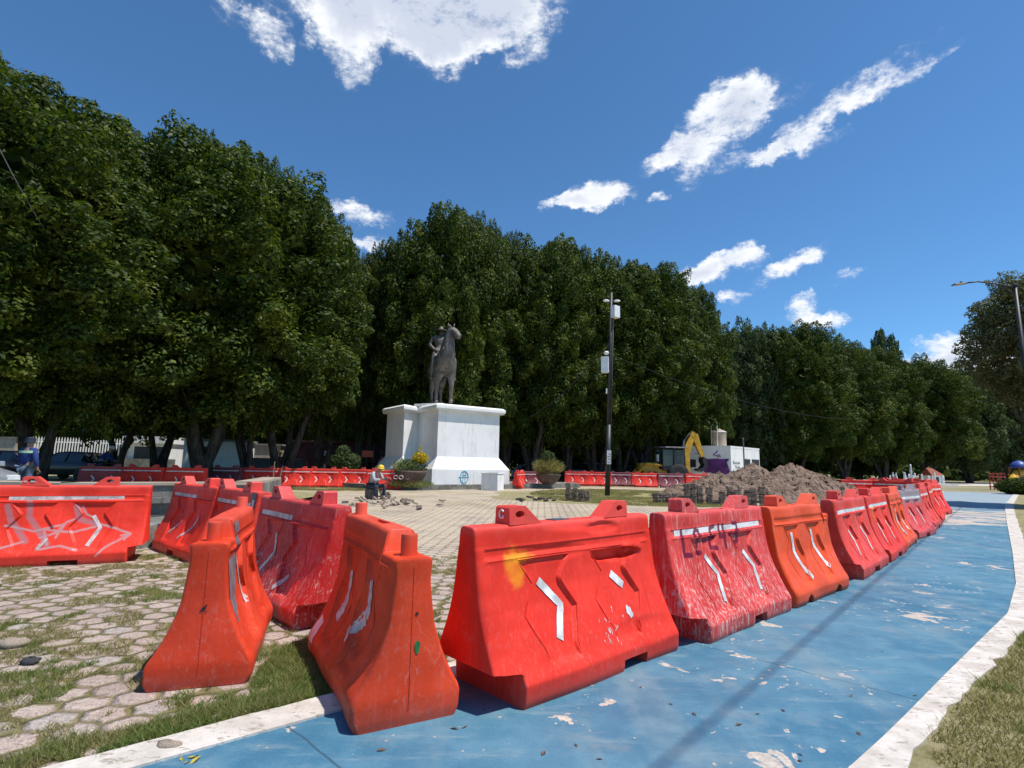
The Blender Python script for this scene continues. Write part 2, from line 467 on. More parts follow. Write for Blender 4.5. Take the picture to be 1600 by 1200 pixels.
m, t, b = base_mat('concrete')
v = worldv(t)
n1 = t.noise(v, 1.6, 6, .65); n2 = t.noise(v, 24, 5, .7); n3 = t.noise(t.mapv(v, (4, 4, .6)), 1.6, 6, .7)
c = t.mix(t.mr(n1, .35, .65), (.13, .128, .11), (.27, .26, .23))
c = t.mix(t.mr(n3, .5, .7, 0, .75), c, (.085, .09, .065))
c = t.mix(t.mr(n2, .55, .7, 0, .5), c, (.38, .36, .32))
setb(t, b, c, .9, 0, .2); bump(t, b, t.math('ADD', n1, n2), .6, .02)
MATS['concrete'] = m


def glass_mat():
    m, t, b = base_mat('car_glass')
    setb(t, b, (.012, .016, .018), .06, 0, .8)
    MATS['car_glass'] = m


glass_mat()
simple('tyre', (.02, .02, .021), .85)
simple('dark_metal', (.03, .03, .033), .5, .3)
simple('pole_paint', (.022, .022, .024), .5, .0, .4, 3)
simple('galvanised', (.30, .31, .32), .45, .5)
simple('white_metal', (.78, .79, .79), .45, 0, .12, 5)
simple('fence_white', (.80, .80, .79), .6, 0, .12, 3)
simple('wood', (.26, .19, .12), .8)
simple('clay_pot', (.115, .070, .055), .8, 0, .35, 4)
simple('paver_block', (.17, .13, .105), .95, 0, .5, 7, .5)
simple('paver_pale', (.36, .29, .22), .95, 0, .35, 9, .5)
simple('skin', (.36, .19, .12), .55, 0, .1)
simple('cloth_blue', (.018, .045, .20), .9, 0, .25, 10)
simple('cloth_navy', (.022, .035, .055), .9, 0, .3, 8)
simple('denim', (.10, .15, .23), .9, 0, .25, 10)
simple('cloth_grey', (.42, .43, .46), .9, 0, .2, 10)
simple('cloth_orange', (.75, .16, .08), .85, 0, .15, 10)
simple('cloth_pink', (.62, .18, .20), .85, 0, .15, 10)
simple('hi_vis', (.50, .72, .45), .6, 0, .1)
simple('helmet_yellow', (.82, .52, .02), .35, 0, .06)
simple('helmet_white', (.75, .75, .76), .35, 0, .06)
simple('boot', (.30, .26, .22), .8)
simple('cat_yellow', (.62, .33, .015), .45, 0, .25, 3)
simple('toy_yellow', (.78, .42, .02), .45, 0, .1)
simple('toy_blue', (.03, .07, .33), .45, 0, .1)
simple('toy_red', (.40, .04, .03), .5, 0, .1)
simple('maroon_wall', (.070, .012, .014), .8, 0, .3, 1.5)
simple('roof_tile', (.30, .07, .04), .8)
simple('asphalt', (.055, .055, .057), .9, 0, .2, 2)
simple('tank_plastic', (.42, .34, .25), .6, 0, .2, 2)
simple('shade_grey', (.12, .12, .125), .8)
simple('dark_opening', (.012, .012, .013), .5)
simple('spray_purple', (.16, .035, .20), .8, 0, .5, .8)
simple('spray_blue', (.07, .40, .55), .8)
simple('spray_magenta', (.24, .005, .035), .6, 0, .4, 9)
simple('spray_grey', (.36, .30, .33), .7, 0, .4, 8)
simple('spray_green', (.02, .16, .04), .7)
simple('spray_amber', (.80, .25, .01), .6)
simple('tape_white', (.74, .72, .69), .4, 0, .38, 9, .1)
simple('tape_worn', (.60, .50, .48), .5, 0, .4, 14, .1)
simple('tape_grey', (.10, .11, .14), .6, 0, .5, 10)
simple('moulded_line', (.42, .045, .018), .6)
simple('car_silver', (.48, .49, .50), .28, .6, .1)
simple('car_black', (.012, .012, .014), .22, 0, .1, 2, 0)
simple('car_maroon', (.06, .015, .015), .25, .2, .1, 2, 0)
simple('car_slate', (.09, .12, .16), .25, .3, .1, 2, 0)
simple('car_white', (.72, .72, .71), .3, 0, .1, 2, 0)
simple('lamp_lens', (.7, .7, .68), .2)
simple('lens_red', (.4, .02, .02), .3)
simple('leaf_litter', (.42, .34, .05), .7)
simple('black_rock', (.035, .036, .042), .7, 0, .4, 12, .5)

# ------------------------------------------------------------------ mesh helpers


def mesh_obj(name, V, F, mats, parent=None, smooth=False, mi=None):
    me = bpy.data.meshes.new(name)
    me.from_pydata([tuple(v) for v in V], [], [tuple(f) for f in F])
    for m_ in (mats if isinstance(mats, (list, tuple)) else [mats]):
        me.materials.append(MATS[m_] if isinstance(m_, str) else m_)
    if smooth: me.polygons.foreach_set('use_smooth', [True] * len(me.polygons))
    if mi is not None: me.polygons.foreach_set('material_index', mi)
    me.update()
    o = bpy.data.objects.new(name, me)
    COL.objects.link(o)
    if parent: o.parent = parent
    return o


def quads_np(name, V, nq, mat, parent=None, tri=False, smooth=False):
    """V: (n*k,3) array, consecutive k verts per face"""
    k = 3 if tri else 4
    me = bpy.data.meshes.new(name)
    nv = len(V)
    me.vertices.add(nv); me.vertices.foreach_set('co', np.asarray(V, dtype=np.float32).ravel())
    me.loops.add(nv); me.loops.foreach_set('vertex_index', np.arange(nv, dtype=np.int32))
    me.polygons.add(nv // k)
    me.polygons.foreach_set('loop_start', np.arange(0, nv, k, dtype=np.int32))
    me.materials.append(MATS[mat] if isinstance(mat, str) else mat)
    me.update(calc_edges=True)
    o = bpy.data.objects.new(name, me)
    COL.objects.link(o)
    if parent: o.parent = parent
    return o


def tag(o, label=None, cat=None, group=None, kind=None):
    if label: o['label'] = label
    if cat: o['category'] = cat
    if group: o['group'] = group
    if kind: o['kind'] = kind
    return o


def empty(name, loc=(0, 0, 0), rz=0.0, label=None, cat=None, group=None):
    o = bpy.data.objects.new(name, None)
    o.empty_display_size = .2
    COL.objects.link(o)
    o.location = loc; o.rotation_euler = (0, 0, rz)
    return tag(o, label, cat, group)


def kids(o):
    return [c for c in COL.objects if c.parent == o]


def copy_tree(o, parent=None):
    c = o.copy(); COL.objects.link(c)
    if parent: c.parent = parent
    for ch in CH_OF.get(o.name, None) or kids(o):
        copy_tree(ch, c)
    return c


CH_OF = {}


class MB:
    def __init__(s): s.V = []; s.F = []; s.M = []; s.mi = 0

    def add(s, V, F):
        n = len(s.V); s.V += [tuple(v) for v in V]
        s.F += [tuple(i + n for i in f) for f in F]; s.M += [s.mi] * len(F)
        return s

    def box(s, c, d, rot=None, taper=1.0, bev=0.0):
        """box with centre c and size d; taper scales the top; bev chamfers the vertical edges"""
        hx, hy, hz = d[0] / 2, d[1] / 2, d[2] / 2
        b = min(bev, hx * .9, hy * .9)
        if b > 0:
            pl = [(-hx + b, -hy), (hx - b, -hy), (hx, -hy + b), (hx, hy - b), (hx - b, hy), (-hx + b, hy), (-hx, hy - b), (-hx, -hy + b)]
        else:
            pl = [(-hx, -hy), (hx, -hy), (hx, hy), (-hx, hy)]
        n = len(pl)
        rings = [(-hz, 1.0), (hz, taper)]
        if b > 0: rings = [(-hz, 1 - b * .5 / max(hx, hy)), (-hz + b * .5, 1.0), (hz - b * .5, taper), (hz, taper * (1 - b * .7 / max(hx, hy)))]
        V = [Vector((x * k, y * k, z)) for z, k in rings for x, y in pl]
        if rot is not None: V = [rot @ v for v in V]
        V = [v + Vector(c) for v in V]
        F = [tuple(range(n))[::-1], tuple(range((len(rings) - 1) * n, len(rings) * n))]
        for r in range(len(rings) - 1):
            for i in range(n):
                j = (i + 1) % n
                F.append((r * n + i, r * n + j, (r + 1) * n + j, (r + 1) * n + i))
        return s.add(V, F)

    def prism(s, poly, z0, z1, poly2=None):
        n = len(poly); p2 = poly2 or poly
        V = [(x, y, z0) for x, y in poly] + [(x, y, z1) for x, y in p2]
        F = [tuple(range(n))[::-1], tuple(range(n, 2 * n))] + [(i, (i + 1) % n, n + (i + 1) % n, n + i) for i in range(n)]
        return s.add(V, F)

    def tube(s, pts, rad, n=8, cap=True):
        pts = [Vector(p) for p in pts]
        if not isinstance(rad, (list, tuple)): rad = [rad] * len(pts)
        V = []; F = []
        up = Vector((0, 0, 1))
        prev = None
        for i, p in enumerate(pts):
            d = (pts[min(i + 1, len(pts) - 1)] - pts[max(i - 1, 0)]).normalized()
            if prev is None:
                a = d.cross(up)
                if a.length < .1: a = d.cross(Vector((1, 0, 0)))
            else:
                a = prev - d * prev.dot(d)
            a.normalize(); prev = a; bb = d.cross(a)
            for k in range(n):
                t_ = 2 * math.pi * k / n
                V.append(p + (a * math.cos(t_) + bb * math.sin(t_)) * rad[i])
        for i in range(len(pts) - 1):
            for k in range(n):
                k2 = (k + 1) % n
                F.append((i * n + k, i * n + k2, (i + 1) * n + k2, (i + 1) * n + k))
        if cap:
            F.append(tuple(range(n))[::-1]); F.append(tuple(range((len(pts) - 1) * n, len(pts) * n)))
        return s.add(V, F)

    def lathe(s, c, prof, n=24):
        V = []; F = []
        for r_, z in prof:
            for k in range(n):
                a = 2 * math.pi * k / n
                V.append((c[0] + r_ * math.cos(a), c[1] + r_ * math.sin(a), c[2] + z))
        for i in range(len(prof) - 1):
            for k in range(n):
                k2 = (k + 1) % n
                F.append((i * n + k, i * n + k2, (i + 1) * n + k2, (i + 1) * n + k))
        F.append(tuple(range(n))[::-1]); F.append(tuple(range((len(prof) - 1) * n, len(prof) * n)))
        return s.add(V, F)

    def ball(s, c, r_, n=12, m_=8, noise=0, rng=None):
        if not isinstance(r_, (tuple, list)): r_ = (r_,) * 3
        V = []; F = []
        for i in range(m_ + 1):
            th = math.pi * i / m_
            for k in range(n):
                a = 2 * math.pi * k / n
                q = 1 + (rng.uniform(-noise, noise) if noise else 0)
                V.append((c[0] + r_[0] * q * math.sin(th) * math.cos(a), c[1] + r_[1] * q * math.sin(th) * math.sin(a), c[2] + r_[2] * q * math.cos(th)))
        for i in range(m_):
            for k in range(n):
                k2 = (k + 1) % n
                F.append((i * n + k, (i + 1) * n + k, (i + 1) * n + k2, i * n + k2))
        return s.add(V, F)

    def build(s, name, mats, parent=None, smooth=False):
        return mesh_obj(name, s.V, s.F, mats, parent, smooth, s.M if isinstance(mats, (list, tuple)) else None)


def skin(name, edges_pts, radii, edges, mat, parent=None, sub=1, root=0):
    """grow one continuous surface over a skeleton"""
    me = bpy.data.meshes.new(name)
    me.from_pydata([tuple(p) for p in edges_pts], edges, [])
    o = bpy.data.objects.new(name, me); COL.objects.link(o)
    md = o.modifiers.new('skin', 'SKIN'); md.use_smooth_shade = True
    for i, v in enumerate(me.skin_vertices[0].data):
        r_ = radii[i]
        v.radius = r_ if isinstance(r_, tuple) else (r_, r_)
        v.use_root = (i == root)
    if sub:
        sb = o.modifiers.new('sub', 'SUBSURF'); sb.levels = sub; sb.render_levels = sub
    dg = bpy.context.evaluated_depsgraph_get()
    me2 = bpy.data.meshes.new_from_object(o.evaluated_get(dg))
    o.modifiers.clear(); o.data = me2
    me2.materials.clear(); me2.materials.append(MATS[mat])
    me2.polygons.foreach_set('use_smooth', [True] * len(me2.polygons))
    if parent: o.parent = parent
    return o



# ------------------------------------------------------------------ ground, path, kerbs


def sheet(name, poly, z, mat, cuts=0):
    o = mesh_obj(name, [(x, y, z) for x, y in poly], [tuple(range(len(poly)))], mat)
    return tag(o, kind='structure')


sheet('ground', [(-600, -60), (600, -60), (600, 1200), (-600, 1200)], 0.0, 'dry_earth')
sheet('plaza_paving', [(-14, -6), (-3.0, -6), (14, 8), (30, 33), (24, 41), (-6, 37), (-20, 31), (-20, 8)], 0.004, 'paving')
lawn_z = 0.008


def blob(cx, cy, rx, ry, rot=0, n=60, seed=0, wob=.18):
    rr = random.Random(seed); ph = [rr.uniform(0, 6.28) for _ in range(5)]
    P = []
    for i in range(n):
        a = 2 * math.pi * i / n
        q = 1 + sum(wob / (k + 1.5) * math.sin((k * 2 + 2) * a + ph[k]) for k in range(5))
        x, y = rx * q * math.cos(a), ry * q * math.sin(a)
        P.append((cx + x * math.cos(rot) - y * math.sin(rot), cy + x * math.sin(rot) + y * math.cos(rot)))
    return P


LEFT_EDGE = [(-4.6, .22), (-2.6, 1.88), (-1.62, 2.70), (-.96, 3.25), (.2, 4.25), (1.55, 5.62), (4.3, 8.45), (8.3, 12.9), (13.8, 19.5), (18.6, 25.6), (30, 38.5), (33, 42)]
RIGHT_EDGE = [(-1.6, .06), (-.6, .9), (.5, 1.85), (1.67, 2.82), (1.97, 3.07), (2.26, 3.32), (2.98, 3.95), (3.43, 4.34), (4.1, 4.92), (4.98, 5.68), (6.43, 7.17), (8.96, 9.99), (15.43, 17.29), (22.31, 25.0), (34, 37.4), (38, 41.8)]
WHITE_R = [(-.9, -.1), (.1, .75), (1.1, 1.8), (1.90, 2.80), (2.18, 3.06), (2.56, 3.38), (2.90, 3.68), (3.42, 4.10), (4.05, 4.62), (4.80, 5.26), (6.62, 7.12), (9.12, 9.85), (15.68, 17.2), (22.6, 24.9), (34.3, 37.3), (38.3, 41.7)]


def strip(name, A, B, z, mat, skirt=0.0):
    n = min(len(A), len(B))
    V = []; F = []
    for i in range(n):
        V += [(A[i][0], A[i][1], z), (B[i][0], B[i][1], z)]
    for i in range(n - 1): F.append((2 * i, 2 * i + 1, 2 * i + 3, 2 * i + 2))
    if skirt:
        k = len(V)
        for i in range(n): V += [(A[i][0], A[i][1], z - skirt), (B[i][0], B[i][1], z - skirt)]
        for i in range(n - 1):
            F.append((2 * i, 2 * i + 2, k + 2 * i + 2, k + 2 * i)); F.append((2 * i + 1, k + 2 * i + 1, k + 2 * i + 3, 2 * i + 3))
    return tag(mesh_obj(name, V, F, mat), kind='structure')


path_poly = LEFT_EDGE + RIGHT_EDGE[::-1]
V = [(x, y, .012) for x, y in path_poly]
bmp = bmesh.new(); vs = [bmp.verts.new(v) for v in V]; bmp.faces.new(vs); bmesh.ops.triangulate(bmp, faces=bmp.faces[:])
mep = bpy.data.meshes.new('cycle_path'); bmp.to_mesh(mep); bmp.free(); mep.materials.append(MATS['blue_paint'])
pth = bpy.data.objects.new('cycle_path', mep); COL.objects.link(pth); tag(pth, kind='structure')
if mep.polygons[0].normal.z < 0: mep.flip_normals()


def dense(P, step=.35, jit=0.0, seed=0):
    rr = random.Random(seed); Q = []
    for i in range(len(P) - 1):
        a, b_ = Vector(P[i]), Vector(P[i + 1]); n = max(1, min(30, int((b_ - a).length / step)))
        for k in range(n):
            q = a.lerp(b_, k / n); Q.append((q.x + rr.uniform(-jit, jit), q.y + rr.uniform(-jit, jit)))
    Q.append(P[-1]); return Q


def resample(P, N):
    L = [0]
    for i in range(len(P) - 1): L.append(L[-1] + (Vector(P[i + 1]) - Vector(P[i])).length)
    out = []
    for k in range(N):
        t_ = L[-1] * (k / (N - 1)) ** 1.8
        for i in range(len(P) - 1):
            if t_ <= L[i + 1] + 1e-9: break
        f = (t_ - L[i]) / (L[i + 1] - L[i]); q = Vector(P[i]).lerp(Vector(P[i + 1]), f); out.append((q.x, q.y))
    return out


def offs(P, d):
    out = []
    for i in range(len(P)):
        a = Vector(P[max(0, i - 1)]); b_ = Vector(P[min(len(P) - 1, i + 1)]); t_ = (b_ - a).normalized()
        out.append((P[i][0] - t_.y * d, P[i][1] + t_.x * d))
    return out


RE = resample(RIGHT_EDGE, 260)
rr = random.Random(7)
RO = [(x + rr.uniform(-.02, .02), y + rr.uniform(-.02, .02)) for x, y in resample(WHITE_R, 260)]
strip('kerb', RE, RO, .030, 'kerb_paint', .03)
LE = resample(LEFT_EDGE, 200)
LO = [(x + rr.uniform(-.012, .012), y + rr.uniform(-.012, .012)) for x, y in offs(LE, .235)]
strip('kerb', LO, LE, .024, 'kerb_paint', .03)
# lawn to the right of the path, lawn patches in the plaza
RL = offs(RE, -.02)
V = [(x, y, .02) for x, y in RO] + [(x + 60, y - 30, .02) for x, y in RO]
n = len(RO)
tag(mesh_obj('lawn', V, [(i + 1, i, n + i, n + i + 1) for i in range(n - 1)], 'lawn'), kind='structure')
sheet('lawn', blob(6.0, 27.5, 5.6, 7.5, -.5, seed=2), .008, 'lawn')
sheet('lawn', blob(-10.5, 28.2, 4.0, 1.9, -.15, seed=3), .0085, 'lawn')
sheet('lawn', blob(-1.05, 4.15, .55, .75, -.5, seed=5, wob=.25), .0082, 'lawn')
sheet('pavement', [(-30, 33.5), (-9, 40.5), (10, 48), (60, 66), (140, 98), (140, 104), (60, 72), (8, 53), (-12, 45), (-34, 37)], .006, 'kerb_paint')
sheet('road', [(-60, 30), (-34, 37.2), (-12, 45.2), (8, 53.2), (60, 72.2), (140, 104.2), (140, 118), (55, 82), (4, 62), (-20, 52), (-60, 40)], .005, 'asphalt')
# far pale strip at the end of the path
sheet('pavement', [(30, 58), (130, 104), (124, 112), (26, 64)], .012, 'kerb_paint')

# ------------------------------------------------------------------ traffic barriers
RED_Z = np.array([0, .03, .13, .16, .20, .26, .32, .40, .50, .60, .70, .79, .80, .865, .875, .98, 1.0])
RED_W = np.array([.325, .336, .340, .325, .300, .268, .238, .200, .162, .135, .117, .106, .102, .096, .090, .082, .078])
ORG_Z = np.array([0, .04, .12, .15, .20, .26, .33, .42, .52, .62, .72, .80, .86, .98, 1.0])
ORG_W = np.array([.278, .300, .303, .294, .262, .228, .196, .162, .133, .112, .098, .092, .088, .080, .076])


def hwf(kind):
    return (lambda z: np.interp(z, RED_Z, RED_W)) if kind == 'red' else (lambda z: np.interp(z, ORG_Z, ORG_W))


def ss(a, b, x):
    t_ = np.clip((x - a) / (b - a), 0, 1); return t_ * t_ * (3 - 2 * t_)


def panel_half(z):
    return np.interp(z, [.20, .27, .45, .47, .62, .64, .77], [.13, .14, .235, .235, .12, .12, .225])


def disp_fn(kind, L, cfg):
    cs = cfg.get('panels', (-.40, .36) if kind == 'red' else (-.30, .28))
    seed = cfg.get('seed', 0); rr = random.Random(seed + 50)
    ph = [(rr.uniform(2, 9), rr.uniform(2, 8), rr.uniform(0, 6), rr.uniform(.0015, .004)) for _ in range(7)]
    dents = cfg.get('dents', [])
    pk = 1.0 if kind == 'red' else .8

    def f(u, z, side):
        d = np.zeros_like(u)
        for c in cs:
            inside = ss(panel_half(z) * pk + .007, panel_half(z) * pk - .007, np.abs(u - c)) * ss(.17, .20, z) * ss(.785, .765, z)
            d += .024 * inside
            rib = np.exp(-((u - c - .30) / .012) ** 2) * ss(.2, .24, z) * ss(.7, .66, z)
            d += .004 * rib
        em = ss(L / 2 - .05, L / 2 - .08, np.abs(u))
        d += .010 * em * ss(.806, .814, z) * ss(.868, .860, z)
        d -= .006 * em * ss(.785, .79, z) * ss(.806, .80, z)
        for (a, b_, p, k) in ph: d += k * np.sin(a * u + b_ * z + p + side)
        for (u0, z0, ru, rz, dep, s_) in dents:
            if s_ == side or s_ == 0:
                q = ((u - u0) / ru) ** 2 + ((z - z0) / rz) ** 2
                d += dep * ss(1.0, .55, q) if abs(dep) > .03 else dep * ss(1.0, .1, q)
        return d
    return f


def make_body(kind, L, cfg):
    hw = hwf(kind); dfn = disp_fn(kind, L, cfg)
    H = 1.0 if kind == 'red' else .985
    e = np.array([0, .004, .012, .024, .040])
    mid = np.linspace(-L / 2 + .055, L / 2 - .055, int(L / .0125))
    step = cfg.get('step')       # (side, length, height)
    tcol = np.concatenate([-L / 2 + e, mid, (L / 2 - e)[::-1]])
    if step:
        uc = step[0] * (L / 2 - step[1])
        tcol = np.sort(np.concatenate([tcol[np.abs(tcol - uc) > .012], [uc - .008, uc - .003, uc + .003, uc + .008]]))
    zrow = np.concatenate([[0, .015, .035], np.linspace(.05, .96, 78), [.972, .982, .990, .996, 1.0]])
    rad = np.concatenate([np.zeros(81), [.001, .003, .007, .013, .024]])
    nc, nr = len(tcol), len(zrow)
    U, Z = np.meshgrid(tcol, zrow, indexing='ij'); RD = np.tile(rad, (nc, 1))
    ztop = np.full(nc, H)
    if step:
        s_ = ss(-.004, .004, (tcol - uc) * step[0]); ztop = H * (1 - s_) + step[2] * s_
    ZZ = Z * ztop[:, None] if not step else np.where(Z < .5, Z, .5 + (Z - .5) / .5 * (ztop[:, None] - .5))
    rl, rrr = cfg.get('recess', (.17, 0))
    edge = L / 2 - np.abs(U)
    shrink = .022 * (1 - np.sqrt(np.clip(1 - (1 - np.clip(edge / .04, 0, 1)) ** 2, 0, 1)))
    notch_c = cfg.get('slots', [(.10, .125, .075)] if kind == 'red' else [(-.30, .085, .085), (.28, .085, .085)])
    wf = cfg.get('ends', .0)
    if step:
        hw0 = hw
        hws = lambda z: np.where(z > .5, np.interp(z, [.5, .78, .86, 1.0], [hw0(.5), hw0(.8) + .012, hw0(.86) + .012, hw0(1.0) + .003]), hw0(z))
    else: hws = hw
    sides = []
    for side in (-1, 1):
        Ur = U.copy()
        for sg, r_ in ((-1, rl), (1, rrr)):
            if r_:
                S = ss(.215, .185, ZZ) * r_
                ext = .34
                m_ = (sg * U > L / 2 - ext)
                Ur = np.where(m_, sg * (L / 2 - ext + (sg * U - (L / 2 - ext)) * (ext - S) / ext), Ur)
        Wd = hw(np.clip(ZZ / H, 0, 1)) if not step else np.where(ZZ > .5, np.interp(ZZ / H, [.5, .78, .86, 1.0], [hw(.5), hw(.8) + .012, hw(.86) + .012, hw(1.0) + .003]), hw(ZZ))
        if step:
            Wd = Wd + (s_ * .016)[:, None] * ss(.7, .85, ZZ)
        d = dfn(Ur, ZZ, side)
        d = d * ss(0, .04, edge)
        Wd = Wd - d - shrink - RD
        for (uc2, wd2, hh2) in notch_c:
            top = hh2 if kind == 'red' else hh2 * np.sqrt(np.clip(1 - ((Ur - uc2) / wd2) ** 2, 0, 1))
            ins = ss(wd2 + .006, wd2 - .006, np.abs(Ur - uc2)) * (ZZ < top + .001)
            Wd = Wd - .17 * ins
        sides.append((Ur, Wd * side, ZZ))
    V = []; idx = {}
    for s_i, (a, b_, c_) in enumerate(sides):
        V.append(np.stack([a, b_, c_], -1).reshape(-1, 3))
    V = np.concatenate(V)
    fr = np.arange(nc * nr).reshape(nc, nr); bk = fr + nc * nr
    F = []
    for i in range(nc - 1):
        a, b_ = fr[i], fr[i + 1]; c_, d_ = bk[i], bk[i + 1]
        for j in range(nr - 1):
            F.append((a[j], b_[j], b_[j + 1], a[j + 1]))
            F.append((d_[j], c_[j], c_[j + 1], d_[j + 1]))
        F.append((c_[0], d_[0], b_[0], a[0]))
    # top surface with a sunken filler hole
    Vt = []; base = len(V); K = 6
    hole = cfg.get('hole', (.02, .20, .035))
    ft = np.array([0, .22, .30, .5, .70, .78, 1.0]); rows = [fr[:, -1]]
    for k in range(1, K):
        ids = []
        for i in range(nc):
            p = V[fr[i, -1]] * (1 - ft[k]) + V[bk[i, -1]] * ft[k]
            u_ = tcol[i]
            if hole and hole[0] < u_ < hole[1] and 2 <= k <= 4: p = p - np.array([0, 0, hole[2]])
            Vt.append(p); ids.append(base + len(Vt) - 1)
        rows.append(np.array(ids))
    rows.append(bk[:, -1])
    for k in range(K):
        for i in range(nc - 1):
            F.append((rows[k][i], rows[k][i + 1], rows[k + 1][i + 1], rows[k + 1][i]))
    # end caps
    for i, flip in ((0, False), (nc - 1, True)):
        for j in range(nr - 1):
            q = (bk[i, j], fr[i, j], fr[i, j + 1], bk[i, j + 1])
            F.append(q[::-1] if flip else q)
        tops = [rows[k][i] for k in range(K + 1)]
        F.append(tuple(tops[::-1]) if flip else tuple(tops))
    V = np.concatenate([V, np.array(Vt)])
    return V, F, dfn, hws, H


def surf(hw, dfn, H, u, z, side, off=.003):
    d = float(dfn(np.array([u]), np.array([z]), side)[0])
    wv_ = float(hw(np.array([z / (H if H < 1 else 1)]))[0]) - d
    # outward tilt of the flare
    dz = float(hw(np.array([min(1, z + .02)]))[0] - hw(np.array([max(0, z - .02)]))[0]) / .04
    nrm = Vector((0, side, -dz)).normalized()
    return Vector((u, side * wv_, z)) + nrm * off


def ribbon(mb, S, pts, width, side=-1, step=.02, nw=3, off=.0035, ragged=0, rng=None, taper=False):
    P = []
    for i in range(len(pts) - 1):
        a, b_ = Vector(pts[i]), Vector(pts[i + 1]); n_ = max(2, int((b_ - a).length / step))
        for k in range(n_): P.append(a.lerp(b_, k / n_))
    P.append(Vector(pts[-1]))
    V = []; F = []
    for i, p in enumerate(P):
        t_ = (P[min(i + 1, len(P) - 1)] - P[max(i - 1, 0)]).normalized(); nn = Vector((-t_.y, t_.x))
        wd = width * (1 + (rng.uniform(-ragged, ragged) if ragged else 0))
        if taper: wd *= math.sin(math.pi * min(1, max(.12, (i + .5) / len(P)))) ** .5
        for k in range(nw + 1):
            q = p + nn * wd * (k / nw - .5)
            V.append(surf(*S, q.x, q.y, side, off))
    for i in range(len(P) - 1):
        for k in range(nw):
            a = i * (nw + 1) + k
            f = (a, a + nw + 1, a + nw + 2, a + 1)
            F.append(f if side < 0 else f[::-1])
    mb.add(V, F)


def blobpatch(mb, S, u0, z0, ru, rz, side, rng, off=.004):
    n_ = 22; V = [surf(*S, u0, z0, side, off)]; F = []
    ph = [rng.uniform(0, 6.28) for _ in range(4)]
    for rg in (.5, 1.0):
        for i in range(n_):
            a = 2 * math.pi * i / n_; q = rg * (1 + .16 * math.sin(2 * a + ph[0]) + .12 * math.sin(5 * a + ph[1]) + .07 * math.sin(9 * a + ph[2]))
            V.append(surf(*S, u0 + ru * q * math.cos(a), z0 + rz * q * math.sin(a), side, off))
    for i in range(n_):
        j = (i + 1) % n_
        F += [(0, 1 + i, 1 + j), (1 + i, 1 + n_ + i, 1 + n_ + j, 1 + j)]
    if side > 0: F = [f[::-1] for f in F]
    mb.add(V, F)


def make_lug(mb, u_out, sgn, zt, w_=.072):
    """lifting lug: upright outer face, slope towards the middle, oval hole right through"""
    h = .118
    prof = [(0, 0), (.0, h - .012), (.012, h), (.140, h), (.152, h - .006), (.290, 0)]
    hc = (.095, .062); hr = (.040, .022); n_ = 16
    # outer outline resampled to n_ points, bridged to the hole outline
    def out_pt(a):
        dx, dz = math.cos(a), math.sin(a); best = 9
        m_ = len(prof)
        for i in range(m_):
            p, q = prof[i], prof[(i + 1) % m_]
            ex, ez = q[0] - p[0], q[1] - p[1]; den_ = dx * ez - dz * ex
            if abs(den_) < 1e-9: continue
            t_ = ((p[0] - hc[0]) * ez - (p[1] - hc[1]) * ex) / den_
            s_ = ((p[0] - hc[0]) * dz - (p[1] - hc[1]) * dx) / den_
            if t_ > 0 and -1e-6 <= s_ <= 1 + 1e-6: best = min(best, t_)
        return hc[0] + dx * best, hc[1] + dz * best
    angs = sorted(set([math.atan2(p[1] - hc[1], p[0] - hc[0]) for p in prof] + [-math.pi + 2 * math.pi * (i + .5) / n_ for i in range(n_)]))
    N = len(angs)
    V = []
    for y, k in ((-w_, .0), (w_, .0)):
        for a in angs:
            x, z = out_pt(a); V.append((u_out - sgn * x, y * (1 - .10 * z / h), zt + z - .004))
        for a in angs:
            V.append((u_out - sgn * (hc[0] + hr[0] * math.cos(a)), y * .93, zt + hc[1] + hr[1] * math.sin(a)))
    F = []
    for i in range(N):
        j = (i + 1) % N
        F += [(i, j, N + j, N + i), (2 * N + j, 2 * N + i, 3 * N + i, 3 * N + j), (j, i, 2 * N + i, 2 * N + j), (N + i, N + j, 3 * N + j, 3 * N + i)]
    mb.add(V, F)


def zig(c, top=.60, mid=.44, bot=.27, wl=.075, wr=.07):
    return [(c - wl, top), (c + wr, mid), (c - wl * .3, bot)]


